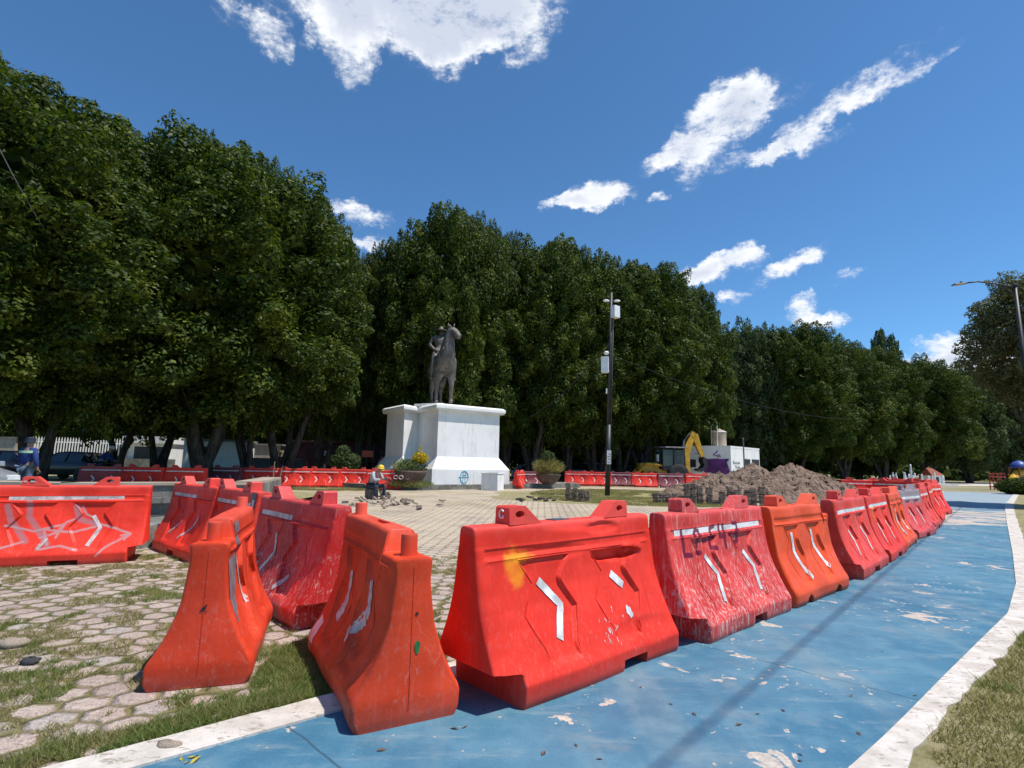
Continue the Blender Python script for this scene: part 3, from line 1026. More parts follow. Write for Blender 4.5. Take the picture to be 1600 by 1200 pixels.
def barrier(mat, kind='red', L=None, cfg=None, tape=True, chev=True, label=None, group=None, name='traffic_barrier', tape_mat='tape_white', tside=-1):
    cfg = cfg or {}
    L = L or (1.84 if kind == 'red' else 1.375)
    root = empty(name, label=label, cat='traffic barrier', group=group)
    V, F, dfn, hw, H = make_body(kind, L, cfg)
    ribs = MB()
    hwz = hw; pk = 1.0 if kind == 'red' else .8
    for c in cfg.get('panels', (-.40, .36) if kind == 'red' else (-.30, .28)):
        for sd_ in (-1, 1):
            for edge in (-1, 1):
                zz_ = [.77, .70, .63, .55, .46, .36, .27, .22]
                pts = [surf(hwz, dfn, H, c + edge * (float(panel_half(z_)) * pk + .014), z_, sd_, .001) for z_ in zz_]
                ribs.tube(pts, [.002, .004, .004, .004, .0045, .004, .004, .002], 5)
            pts = [surf(hwz, dfn, H, c + x_ * pk, .782, sd_, .001) for x_ in (-.24, -.12, 0, .12, .24)]
            ribs.tube(pts, .004, 5)
    nb = len(V); V = np.concatenate([V, np.array(ribs.V)]); F = F + [tuple(i + nb for i in f) for f in ribs.F]
    me = bpy.data.meshes.new('body'); me.from_pydata(V.tolist(), [], [tuple(int(i) for i in f) for f in F])
    me.materials.append(mat)
    me.polygons.foreach_set('use_smooth', [True] * len(me.polygons))
    me.set_sharp_from_angle(angle=R(42))
    o = bpy.data.objects.new('body', me); COL.objects.link(o); o.parent = root
    S = (hw, dfn, H)
    if cfg.get('lugs', kind == 'red'):
        for sg in (-1, 1):
            lm = MB(); off_ = cfg.get('lug_off', .29)
            make_lug(lm, sg * (L / 2 - off_) if not (cfg.get('step') and cfg['step'][0] == sg) else sg * (L / 2 - off_ - .02), sg, H)
            lo = lm.build('lifting_lug', mat, root)
    if cfg.get('pins'):
        for (u_, z_, r_, h_) in cfg['pins']:
            pm_ = MB(); pm_.lathe((u_, 0, z_), [(r_ * 1.15, -.004), (r_, .012), (r_, h_ - .01), (r_ * .93, h_)], 26)
            pm_.build('coupling_pin', mat, root, True).data.set_sharp_from_angle(angle=R(40))
    if tape:
        t0, t1 = cfg.get('tape', (-L / 2 + .09, L / 2 - .10))
        mb = MB(); ribbon(mb, S, [(t0, .836), (t1, .836)], .048, tside, .05, 2)
        mb.build('reflective_strip', tape_mat, root, True)
    if chev:
        for pl in cfg.get('chev', [zig(-.36), zig(.40)]):
            mb = MB(); ribbon(mb, S, pl, cfg.get('chw', .046), tside, .025, 2, .005, cfg.get('rag', .05), random.Random(3))
            mb.build('chevron_mark', tape_mat, root, True)
    root['_'] = 0; del root['_']
    return root, S


def place(root, c, deg):
    root.location = (c[0], c[1], .012 if c[2] is None else c[2]); root.rotation_euler = (0, 0, R(deg))


RED = (.80, .034, .015); ORG = (.74, .065, .015)
def strokes(txt, u0, z0, w_, h_, gap):
    G_ = {'L': [[(0, 1), (.05, .02), (.9, .0)]], '2': [[(.05, .78), (.3, 1), (.75, .95), (.8, .65), (.45, .3), (.1, .05), (.9, .0)]], '-': [[(.05, .5), (.85, .52)]],
          'E': [[(.85, .98), (.2, .9), (.05, .5), (.1, .08), (.8, .02)], [(.08, .5), (.7, .52)]], '4': [[(.1, 1), (.02, .5), (.85, .48)], [(.72, 1), (.75, 0)]],
          '3': [[(.1, .98), (.7, .95), (.75, .68), (.3, .52), (.8, .42), (.75, .08), (.1, .02)]]}
    out = []; x = u0
    for ch in txt:
        for st in G_[ch]:
            out.append([(x + a * w_, z0 + b__ * h_) for a, b__ in st])
        x += w_ + gap
    return out


def segs(polys): return [(pl[i], pl[i + 1]) for pl in polys for i in range(len(pl) - 1)]


CODE = segs(strokes('L2', -.70, .645, .125, .20, .055) + strokes('-', -.345, .69, .08, .10, .0) + strokes('E4', -.225, .66, .115, .20, .06) + strokes('-', .12, .72, .06, .10, 0) + strokes('3', .205, .68, .12, .19, .04))
SMEAR = segs([[(-.40, .80), (-.38, .60), (-.25, .42), (-.12, .26)], [(-.62, .74), (-.55, .55), (-.42, .38), (-.36, .30)], [(.10, .72), (.16, .55), (.34, .50)]])
TAG = segs([[(-.60, .5), (-.30, .42), (.0, .50), (-.05, .40), (-.22, .34)], [(-.12, .26), (-.20, .44), (.12, .40), (.35, .46)], [(-.38, .30), (-.62, .22), (-.70, .10)], [(.34, .50), (.56, .44), (.76, .36)],
      [(-.05, .34), (.02, .52), (.10, .56)], [(-.22, .20), (.02, .24), (.20, .18)], [(.76, .36), (.50, .20), (.42, .10)], [(.66, .34), (.76, .36), (.70, .29)], [(.16, .72), (.22, .62), (.30, .58)]])
P_A = plastic('barrier_red_bright', RED, .13, .08, 1, low=.3, spots=[(-.61, .74, .10, .14, (.85, .26, .01), .8), (-.54, .79, .15, .05, (.85, .36, .02), .7)])
P_B = plastic('barrier_red_faded', (.66, .040, .032), .75, 1.2, 2, low=.75, fade=(.74, .42, .36), strokes_=[(CODE, .0195, (.17, .004, .03), .97, .35)])
P_C = plastic('barrier_orange_clean', (.78, .075, .012), .15, .1, 3, low=.3)
P_D = plastic('barrier_red_worn', (.72, .042, .024), .3, .25, 4, fade=(.76, .30, .24))
P_L4 = plastic('barrier_red_chalky', (.60, .026, .022), .8, .3, 5, low=1.0)
P_L3 = plastic('barrier_orange_aged', (.68, .050, .014), .2, .08, 6, low=.3)
P_L1 = plastic('barrier_red_left', (.79, .036, .016), .12, .06, 7, low=.3)
P_L1G = plastic('barrier_red_tagged', (.79, .036, .016), .12, .06, 17, low=.3, strokes_=[(SMEAR, .028, (.34, .20, .22), .7, .7), (TAG, .012, (.46, .30, .31), .75, .6)])
P_G = plastic('barrier_red_grimy', (.70, .045, .038), .5, .4, 8, grey=.9)
P_FAR = plastic('barrier_red_far', (.74, .034, .018), .2, .15, 9)
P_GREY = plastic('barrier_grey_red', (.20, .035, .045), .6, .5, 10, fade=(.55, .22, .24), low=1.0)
P_M = plastic('barrier_orange_rough', (.70, .056, .014), .2, .08, 11, low=.35)

rg = random.Random(12)
# A: bright, dented under the top band at its right
A, SA = barrier(P_A, 'red', cfg=dict(seed=1, recess=(.20, 0), panels=(-.34, .36), slots=[(.36, .13, .07)],
    dents=[(.42, .735, .30, .050, .062, -1), (.62, .76, .16, .06, -.028, -1), (.30, .93, .22, .05, .022, -1), (.55, .20, .45, .10, .012, -1), (-.25, .80, .4, .06, .010, -1), (0.1, .98, .5, .06, .010, 0)],
    chev=[[(-.40, .635), (-.23, .47), (-.33, .29)], [(.34, .60), (.46, .505)]], chw=.055, hole=(.06, .26, .04)), tape=False,
    label='bright red barrier dented under its top edge, with one whole white chevron and one broken')
place(A, (.42, 4.05, .012), 42.3)
mb = MB(); blobpatch(mb, SA, .45, .33, .028, .040, -1, rg); mb.build('chevron_mark', 'tape_white', A, True)
m_, t, b = base_mat('spray_soft')   # airy overspray
v = objv(t)
c_ = t.mix(t.mr(t.noise(v, 26, 5, .7), .35, .65), (.85, .30, .01), (.80, .06, .02))
setb(t, b, c_, .5)
MATS['spray_soft'] = m_
mb = MB(); mb.box((-.10, .0, 1.0), (.16, .09, .012)); mb.build('patch_tape', 'tape_grey', A)
mb = MB(); q = SA; lx = -.92 + .29 - .0025
for (a0, a1) in ((40, 320),):
    pts = [(lx - .003, .002 - .022 * math.cos(R(a)), 1.062 + .026 * math.sin(R(a))) for a in range(a0, a1 + 1, 20)]
    mb.tube(pts, .0055, 5)
mb.tube([(lx - .003, -.004, 1.050), (lx - .003, -.018, 1.050)], .005, 5)
mb.build('stencil_letter', 'tape_white', A)
# scuff marks low on the front
for i in range(22):
    mb = MB(); u0 = rg.gauss(.16, .10); z0 = rg.gauss(.27, .06)
    ribbon(mb, SA, [(u0, z0), (u0 + rg.uniform(-.012, .012), z0 - rg.uniform(.01, .035))], rg.uniform(.003, .008), -1, .02, 1, .003); mb.build('scuff_mark', 'tape_worn', A)

# B: scuffed pink, painted code
B_, SB = barrier(P_B, 'red', cfg=dict(seed=2, recess=(.20, 0), panels=(-.34, .36), slots=[(.22, .13, .08)], tape=(-.80, .80),
    chev=[[(-.36, .62), (-.22, .46), (-.27, .245)], [(.36, .60), (.49, .455), (.45, .25)]]),
    label='faded pinkish red barrier with a painted magenta code across its white strip')
place(B_, (1.92, 5.30, .012), 42.0)
m_, t, b = base_mat('tape_with_code'); cb = t.n('ShaderNodeSeparateXYZ'); t.link(objv(t), cb.inputs[0])
c2 = t.n('ShaderNodeCombineXYZ'); t.link(cb.outputs[0], c2.inputs[0]); t.link(cb.outputs[2], c2.inputs[1]); dm_ = None
for (p0_, p1_) in CODE:
    if max(p0_[1], p1_[1]) < .79: continue
    ba = (p1_[0] - p0_[0], p1_[1] - p0_[1]); l2_ = max(1e-6, ba[0] ** 2 + ba[1] ** 2)
    pa = t.vmath('SUBTRACT', c2.outputs[0], (p0_[0], p0_[1], 0))
    h_ = t.math('MULTIPLY', t.vmath('DOT_PRODUCT', pa, (ba[0], ba[1], 0)), 1 / l2_, clamp=True)
    sc_ = t.n('ShaderNodeVectorMath', operation='SCALE'); sc_.inputs[0].default_value = (ba[0], ba[1], 0); t.link(h_, sc_.inputs['Scale'])
    d_ = t.vmath('LENGTH', t.vmath('SUBTRACT', pa, sc_.outputs[0])); dm_ = d_ if dm_ is None else t.math('MINIMUM', dm_, d_)
wh_ = t.mix(t.mr(t.noise(objv(t), 14, 5, .65), .45, .7), (.76, .74, .71), (.55, .47, .45))
setb(t, b, t.mix(t.mr(dm_, .024, .014, 0, .95), wh_, (.17, .004, .03)), .5); MATS['tape_with_code'] = m_
for ch in kids(B_):
    if ch.name.startswith('reflective_strip'): ch.data.materials[0] = m_
# C: clean orange with arched forklift holes
C_, SCc = barrier(P_C, 'org', 1.56, dict(seed=3, recess=(0, 0), panels=(-.34, .28), step=(1, .16, .86), lugs=True, lug_off=.20, slots=[(-.42, .085, .085), (.42, .085, .085)],
    chev=[[(-.34, .70), (-.33, .50), (-.18, .22)], [(.24, .70), (.24, .54), (.42, .28)]], chw=.052, rag=.2, hole=(-.1, .05, .03)), tape=False,
    label='clean orange barrier with hand painted white curves, next after the one with the painted code')
place(C_, (3.30, 6.48, .012), 41.5)
D_, SD = barrier(P_D, 'red', cfg=dict(seed=4, recess=(.2, 0)), label='dusty red barrier with a white strip, right after the clean orange barrier beside the path')
place(D_, (4.83, 8.02, .012), 46.5)

# M and L3: aged orange units seen end on
M_, SM = barrier(P_M, 'org', 1.42, dict(seed=6, recess=(0, 0), panels=(-.28, .30), step=(-1, .26, .857), lugs=False, pins=[(-.60, .857, .047, .118), (.58, .985, .044, .085)], slots=[(.0, .0, .0)],
    chev=[[(-.24, .66), (-.30, .50), (-.06, .30)], [(.34, .62), (.30, .42), (.36, .30)]], chw=.07, rag=.35, hole=(-.10, .16, .035),
    dents=[(-.28, .34, .16, .12, .03, 1), (.1, .3, .3, .2, .02, 1)]), tape=False, tape_mat='tape_worn', tside=1,
    label='orange barrier seen end on in the very front, green spray spot on its end')
place(M_, (-.86, 3.76, .012), 118.5)
L3, SL3 = barrier(P_L3, 'org', 1.375, dict(seed=7, recess=(0, 0), panels=(-.26, .30), step=(-1, .25, .857), lugs=False, pins=[(-.56, .857, .045, .118), (.56, .985, .043, .085)], slots=[(0, 0, 0)],
    chev=[[(-.24, .70), (-.14, .50), (-.10, .36)]], chw=.032, rag=.3, hole=(-.06, .18, .02)), tape=False, tape_mat='tape_worn', tside=-1,
    label='orange barrier seen end on over the cobbles, grey paint smeared down its right corner')
place(L3, (-2.11, 4.22, .008), 108.2)
mb = MB()
for i in range(5):
    ribbon(mb, SL3, [(-.60 + i * .045, .835 - .01 * i), (-.61 + i * .04, .55), (-.55 + i * .035, .34 + .03 * i)], .05, -1, .03, 2, .0035 + .0003 * i, .3, rg)
for i in range(4): ribbon(mb, SL3, [(-.40 + .05 * i, .955), (-.40 + .05 * i, .70)], .052, -1, .03, 2, .0037 + .0003 * i, .3, rg)
m_, t, b = base_mat('grey_smear'); v = objv(t); setb(t, b, t.mix(t.mr(t.noise(v, 14, 6, .7), .4, .62), (.17, .13, .15), (.27, .21, .21)), .7); MATS['grey_smear'] = m_
mb.build('paint_smear', 'grey_smear', L3, True)


def end_marks(root, L, items, mat, name):
    """spots lying on the end face at -L/2: (y, z, r, mat)"""
    mb = MB()
    for (y, z, ry, rz_) in items:
        n_ = 14; V = [(-L / 2 - .003, y, z)] + [(-L / 2 - .003, y + ry * (1 + .2 * math.sin(3 * a)) * math.cos(a), z + rz_ * math.sin(a)) for a in [2 * math.pi * k / n_ for k in range(n_)]]
        mb.add(V, [(0, 1 + (k + 1) % n_, 1 + k) for k in range(n_)])
    return mb.build(name, mat, root)


end_marks(M_, 1.42, [(-.035, .385, .016, .035)], 'spray_green', 'spray_spot')
end_marks(M_, 1.42, [(-.025, .56, .009, .009)], 'dark_opening', 'drain_hole')
end_marks(L3, 1.375, [(.0, .46, .012, .012), (-.012, .478, .006, .008), (.014, .448, .006, .006), (-.014, .444, .008, .003)], 'dark_opening', 'drain_hole')
# mould seam down both end faces
for rt_, LL in ((M_, 1.42), (L3, 1.375)):
    mb = MB(); mb.box((-LL / 2 - .001, 0, .44), (.004, .003, .74)); mb.build('mould_seam', P_M if rt_ is M_ else P_L3, rt_)
mb = MB()
ribbon(mb, SM, [(.56, .26), (.60, .12)], .13, 1, .03, 3, .004, .15, rg); ribbon(mb, SM, [(.60, .12), (.62, .02)], .03, 1, .03, 3, .004, .2, rg)
mb.build('white_patch', 'tape_white', M_, True)

# L4: chalky red behind them, L5 behind it, L2, L1
L4, SL4 = barrier(P_L4, 'red', cfg=dict(seed=8, recess=(.0, .12), panels=(-.36, .34), tape=(-.80, .05), slots=[(.05, .12, .07)],
    chev=[[(-.33, .66), (-.24, .48), (-.40, .30)], [(.30, .34), (.14, .22)]], dents=[(.3, .3, .3, .25, .02, -1)]), tape_mat='tape_worn',
    label='dark red barrier with a chalk white scuffed foot, between the two orange end on barriers')
place(L4, (-2.07, 5.54, .008), -47.0)
L5, SL5 = barrier(P_D, 'red', cfg=dict(seed=9, recess=(0, .12)), tape_mat='tape_worn',
    label='red barrier behind the grey smeared orange one, blue and white tape wrapped round its end')
place(L5, (-3.62, 7.42, .008), -46.0)
mb = MB(); ribbon(mb, SL5, [(.80, .99), (.80, .60)], .13, -1, .03, 2, .005, .1, rg); mb.build('wrapped_tape', 'tape_grey', L5, True)
mb = MB(); ribbon(mb, SL5, [(.81, .90), (.81, .64)], .075, -1, .03, 2, .007, .1, rg); mb.build('wrapped_tape', 'tape_worn', L5, True)
L2, SL2 = barrier(P_L1, 'red', cfg=dict(seed=10, recess=(.16, 0), panels=(-.30, .40), tape=(-.78, .20), chw=.036,
    chev=[[(-.10, .56), (-.13, .44), (-.40, .27)], [(.46, .57), (.42, .42), (.14, .25)]]), tape_mat='tape_worn',
    label='red barrier with two thin white curves, standing against the low concrete wall')
place(L2, (-4.72, 8.42, .008), -42.5)
L1, SL1 = barrier(P_L1G, 'red', cfg=dict(seed=11, recess=(.16, .16), panels=(-.34, .30), slots=[(.08, .15, .06)], tape=(-.62, .62),
    lug_off=.40, chev=[[(.30, .60), (.40, .44), (.30, .22)], [(-.14, .34), (-.22, .20)]]), tape_mat='tape_worn',
    label='bright red barrier covered in smeared grey graffiti at the left edge')
for k, (x0) in enumerate((-.49, -.41)):
    mb = MB(); mb.box((x0, -.073, 1.05), (.05 if k else .035, .004, .022)); mb.build('worn_sticker', 'tape_worn', L1)


def fit_between(pl, pr, z=1.0, L=1.84):
    """centre and heading of a unit whose front top edge runs between two seen points"""
    a = G(*pl, z); b_ = G(*pr, z); return (a + b_) / 2, math.degrees(math.atan2(b_.y - a.y, b_.x - a.x))


place(L1, (-5.95, 7.54, .008), 25.0)

# the line going away along the path
cop = {}
protoR = D_


def copy_barrier(src, c, deg, label, mat=None, group=None, z=.012):
    o = copy_tree(src)
    o.location = (c[0], c[1], z); o.rotation_euler = (0, 0, R(deg)); o['label'] = label
    if group: o['group'] = group
    elif 'group' in o: del o['group']
    if mat:
        for ch in kids(o):
            if ch.name.split('.')[0] in ('body', 'lifting_lug', 'coupling_pin'):
                ch.material_slots[0].link = 'OBJECT'; ch.material_slots[0].material = mat
    return o


GP = 'barriers lined up along the blue path'
for o in (A, B_, C_, D_): o['group'] = GP
copy_barrier(D_, (6.14, 9.42), 47.5, 'red barrier with dark smudges on its chevrons, second beyond the clean orange barrier', P_A, GP)
copy_barrier(C_, (7.45, 10.85), 48, 'second orange barrier of the path line, wedged narrow between two red ones', P_C, GP)
copy_barrier(D_, (8.88, 12.42), 42.5, 'red barrier of the path line with a dirty grey top band', P_G, GP)
copy_barrier(D_, (10.55, 14.25), 48, 'dull red barrier just beyond the grey topped one beside the path', P_D, GP)
copy_barrier(D_, (12.25, 16.25), 50, 'third red barrier from the far end of the path line, clean white strip', P_L1, GP)
copy_barrier(D_, (14.4, 18.85), 42, 'second red barrier from the far end of the path line', P_A, GP)
copy_barrier(D_, (16.5, 21.6), 48, 'red barrier nearly at the far end of the path line, face in the sun', P_D, GP)
copy_barrier(D_, (18.0, 23.6), 62, 'last red barrier of the path line, its dark end turned to the path', P_FAR, GP)

# second line of barriers, faces in shade, beyond the soil heap
GR2 = 'barriers behind the far end of the path line'


def put_px(src, pl, pr, label, mat, group, base=True, L=1.84):
    a, b_ = G(*pl), G(*pr)
    d = (b_ - a).normalized(); c = (a + b_) / 2; n_ = Vector((-d.y, d.x, 0)) * .33
    return copy_barrier(src, c + n_, math.degrees(math.atan2(d.y, d.x)), label, mat, group, z=.0)


for i, (xc, yc, dg, lab) in enumerate([
    (16.4, 25.8, -6, 'red barrier seen just right of the soil heap, face in shade'),
    (17.2, 24.6, -55, 'red barrier in shade, right of the one touching the soil heap'),
    (19.9, 28.3, -48, 'third shaded red barrier right of the soil heap, its top just showing'),
    (22.6, 31.5, -40, 'fourth shaded red barrier right of the soil heap, far behind the path line')]):
    copy_barrier(D_, (xc, yc), dg, lab, P_FAR, GR2)

# back row across the plaza
GBK = 'barriers along the back of the plaza'
P_DULL = plastic('barrier_dull_pink', (.42, .06, .055), .5, .4, 14)


def back(px, d, deg, label, mat=None, src=None):
    p = D(px, 750, d); copy_barrier(src or D_, (p.x, p.y), deg, label, mat or P_FAR, GBK, .0)


back(161, 24.6, 16, 'dull brownish barrier at the left end of the row before the white fence', P_DULL)
back(223, 24.8, 2, 'red barrier before the pale wall, between the dull one and the big tree')
back(290, 24.9, 1, 'red barrier in front of the big forked tree trunks')
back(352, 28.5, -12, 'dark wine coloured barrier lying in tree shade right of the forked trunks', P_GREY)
for px, d, deg, lab in [(408, 28.9, 8, 'red barrier behind the thin stakes, left end of the row beside the planter shrub'),
                        (459, 29.5, 9, 'red barrier below the standing worker in the orange striped vest'),
                        (505, 29.9, 3, 'red barrier in front of the maroon hut, left of the grey green shrub'),
                        (552, 30.2, -2, 'red barrier right behind the seated worker, left of him'),
                        (600, 29.0, 6, 'red barrier between the seated worker and the round planter')]:
    back(px, d, deg, lab)
back(812, 33.5, 74, 'red barrier seen end on beside the right foot of the pedestal')
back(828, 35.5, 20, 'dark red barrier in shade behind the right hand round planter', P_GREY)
for px, d, deg, lab, mt in [(902, 40.3, -6, 'red barrier at the left end of the row behind the black pole', None),
                            (936, 40.6, -8, 'red barrier directly behind the black pole', None),
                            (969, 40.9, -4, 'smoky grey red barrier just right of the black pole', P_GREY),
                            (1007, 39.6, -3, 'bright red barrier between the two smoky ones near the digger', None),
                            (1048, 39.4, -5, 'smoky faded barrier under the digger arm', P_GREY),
                            (1090, 40.5, 0, 'red barrier half buried behind the soil heap under the white hut', None)]:
    back(px, d, deg, lab, mt)

# ------------------------------------------------------------------ low concrete basin at the left
def wall_along(mb, P, w_, z0, z1):
    for i in range(len(P) - 1):
        a, b_ = Vector(P[i]), Vector(P[i + 1]); d = (b_ - a).normalized(); nn = Vector((-d.y, d.x)) * w_
        a2, b2 = a - d * .001, b_ + d * (.001)
        mb.prism([tuple(a2), tuple(b2), tuple(b2 + nn), tuple(a2 + nn)], z0, z1)


basin = empty('concrete_basin', (-9, 11, 0), 0, 'stepped grey concrete basin wall with a pale cap, behind the left barriers', 'basin')
bw = [(-14.5, 9.6), (-7.6, 9.4), (-5.15, 11.2), (-6.2, 15.0)]


def loc(P, o): return [(x - o.location.x, y - o.location.y) for x, y in P]


mb = MB(); wall_along(mb, loc(bw, basin), .35, 0, .90); mb.build('wall', 'concrete', basin)
mb = MB(); wall_along(mb, loc([(x, y - .05) for x, y in bw], basin), .45, .90, .95); mb.build('cap', 'tank_plastic', basin)
mb = MB(); wall_along(mb, loc([(-14.5, 8.35), (-6.4, 8.15), (-5.7, 8.7), (-5.05, 11.1)], basin), 1.1, 0, .34); mb.build('step', 'concrete', basin)
mb = MB(); wall_along(mb, loc([(-14.5, 9.52), (-7.6, 9.32), (-5.07, 11.15)], basin), .07, .58, .68); mb.build('ledge', 'concrete', basin)
bs = empty('wooden_trestle', (-6.6, 9.0, .34), R(10), 'red and white striped board lying against the concrete wall', 'board')
mb = MB(); mb.box((0, 0, .30), (1.1, .05, .10), Matrix.Rotation(R(-6), 3, 'Y'), 1, .01); mb.build('board', 'toy_red', bs)
mb = MB(); mb.box((-.30, -.03, .33), (.22, .012, .09), Matrix.Rotation(R(-6), 3, 'Y')); mb.build('white_panel', 'tape_white', bs)
for k in (-.4, .4):
    mb = MB(); mb.tube([(k, .0, .28), (k * 1.1, .10, .0)], .02, 6); mb.build('leg', 'wood', bs)
tag(mesh_obj('raised_lawn', [(-44, 25.7, .17), (-16.6, 25.7, .17), (-16.6, 30.8, .17), (-9.7, 32.2, .17), (-9.7, 40, .17), (-44, 40, .17)] + [(-44, 25.7, 0), (-16.6, 25.7, 0), (-16.6, 30.8, 0), (-9.7, 32.2, 0)], [(0, 1, 2, 3, 4, 5), (0, 6, 7, 1), (1, 7, 8, 2), (2, 8, 9, 3)], 'lawn'), kind='structure')
tag(mesh_obj('raised_lawn', [(-30, 10.2, .17), (-9, 10.2, .17), (-6.6, 12.2, .17), (-7, 22.5, .17), (-36, 22.5, .17)], [(0, 1, 2, 3, 4)], 'lawn'), kind='structure')

# ------------------------------------------------------------------ monument
ledge_poly = [(-9.5, 30.2), (-7.6, 29.0), (-4.6, 28.9), (.8, 33.2), (4.6, 36.3), (4.3, 39), (-2, 40), (-9.5, 37)]
tag(mesh_obj('monument_terrace', [(x, y, .27) for x, y in ledge_poly] + [(x, y, 0) for x, y in ledge_poly],
             [tuple(range(8))] + [(i, 8 + i, 8 + (i + 1) % 8, (i + 1) % 8) for i in range(8)][::1], 'concrete'), kind='structure')
CORN = [(-4.2, 30.3), (-.35, 33.1), (-2.5, 36.3), (-5.3, 37.3), (-8.1, 34.0), (-6.2, 31.2), (-5.62, 32.55)]


def inset(P, d):
    n_ = len(P); out = []
    area = sum(P[i][0] * P[(i + 1) % n_][1] - P[(i + 1) % n_][0] * P[i][1] for i in range(n_))
    sg = 1 if area > 0 else -1
    for i in range(n_):
        a, b_, c_ = Vector(P[i - 1]), Vector(P[i]), Vector(P[(i + 1) % n_])
        n1 = Vector((-(b_ - a).y, (b_ - a).x)).normalized() * sg; n2 = Vector((-(c_ - b_).y, (c_ - b_).x)).normalized() * sg
        k = (n1 + n2); k = k / max(.35, (1 + n1.dot(n2))) 
        out.append(tuple(b_ + k * d))
    return out


o_m = (-4.2, 33.2)
ped = empty('monument_pedestal', (o_m[0], o_m[1], .27), 0, 'tall white rendered stone pedestal under the bronze horseman', 'pedestal')
cl = [(x - o_m[0], y - o_m[1]) for x, y in CORN]
wallp = inset(cl, .27); basep = inset(cl, -.22)
mb = MB(); mb.prism(wallp, 1.52, 4.13); mb.build('shaft', 'white_render', ped)
mb = MB(); mb.prism(basep, 0, .82); mb.build('plinth', 'white_render', ped)
mb = MB(); mb.prism(basep, .82, 1.52, wallp); mb.build('flare', 'white_render', ped)
mb = MB(); mb.prism(inset(cl, .06), 4.13, 4.24, inset(cl, .02)); mb.prism(cl, 4.24, 4.40); mb.prism(cl, 4.40, 4.50, inset(cl, .13))
cor = mb.build('cornice', 'white_render', ped)
SP = (-4.42, 33.6)
mb = MB(); mb.box((SP[0] - o_m[0], SP[1] - o_m[1], 4.585), (1.9, 2.9, .17), Matrix.Rotation(R(-24), 3, 'Z'), 1, .01); mb.build('slab', 'white_render', ped)
# sprayed blue ring with a cross on the plinth
a = Vector(basep[0]); b_ = Vector(basep[1]); e1 = (b_ - a).normalized(); nn = Vector((e1.y, -e1.x))
cc = a + e1 * 2.05


def face_pt(x, z): return (cc.x + e1.x * x + nn.x * .012, cc.y + e1.y * x + nn.y * .012, .40 + z)


mb = MB(); mb.tube([face_pt(.26 * math.cos(t_), .34 * math.sin(t_)) for t_ in [2 * math.pi * k / 24 for k in range(25)]], .022, 5)
ring = mb.build('sprayed_ring', 'spray_blue', ped)
for st in ([(-.36, 0), (.30, .0)], [(-.08, .32), (-.08, -.33)], [(.06, .3), (.06, -.32)], [(-.14, .12), (.14, .12)], [(-.02, -.36), (-.22, -.44)]):
    mb = MB(); mb.tube([face_pt(*q) for q in st], .014, 5); mb.build('sprayed_stroke', 'spray_blue', ped)

binb = empty('concrete_bin', (-.97, 30.5, 0), R(-20), 'plain white box bin at the foot of the pedestal', 'bin')
binb.location.z = 0.0
mb = MB(); mb.box((0, 0, .44), (.98, .95, .88), None, .98, .02); mb.build('box', 'white_render', binb)
mb = MB(); mb.box((0, 0, .925), (1.02, .99, .07), None, 1, .02); mb.build('rim', 'white_render', binb)
mb = MB(); mb.box((0, 0, .962), (.62, .60, .012)); mb.build('opening', 'dark_opening', binb)

# horse and rider, life size then enlarged
KS = 1.95
statue = empty('equestrian_statue', (SP[0], SP[1], .27 + 4.67), R(-90 + 20), 'dark bronze horseman statue on the white pedestal, horse with raised head', 'statue')


def sk(v): return [tuple(c * KS for c in p) for p in v]


# x forward, y left
hp = [(-.72, 0, 1.36), (-.40, 0, 1.36), (-.02, 0, 1.28), (.34, 0, 1.32), (.52, .0, 1.42), (.62, .02, 1.68), (.68, .04, 1.98), (.72, .07, 2.24), (.80, .14, 2.32), (.90, .24, 2.18), (.97, .31, 2.00),
      # tail
      (-.92, 0, 1.34), (-1.02, 0, 1.05), (-1.00, 0, .60)]
hr = [.30, .35, .36, .35, .33, .25, .20, .17, .15, .115, .095, .07, .075, .04]
he = [(i, i + 1) for i in range(10)] + [(0, 11), (11, 12), (12, 13)]


def leg_(front, sd, dx, lift=0):
    base = 3 if front else 0
    i0 = len(hp); y = (.215 if front else .17) * sd
    if front: pts = [(.40 + dx * .3, y, 1.02), (.42 + dx, y, .78), (.42 + dx * 1.1, y, .54), (.41 + dx * 1.1, y, .30), (.40 + dx * 1.15, y, .14), (.46 + dx * 1.2, y, .05)]; rr_ = [.155, .11, .08, .06, .062, .09]
    else: pts = [(-.66 + dx * .3, y, 1.02), (-.56 + dx, y, .80), (-.76 + dx, y, .56), (-.72 + dx, y, .32), (-.70 + dx, y, .15), (-.62 + dx, y, .05)]; rr_ = [.165, .12, .075, .052, .055, .08]
    for p in pts: hp.append(p)
    for q in rr_: hr.append(q)
    he.append((base, i0)); [he.append((i0 + k, i0 + k + 1)) for k in range(5)]


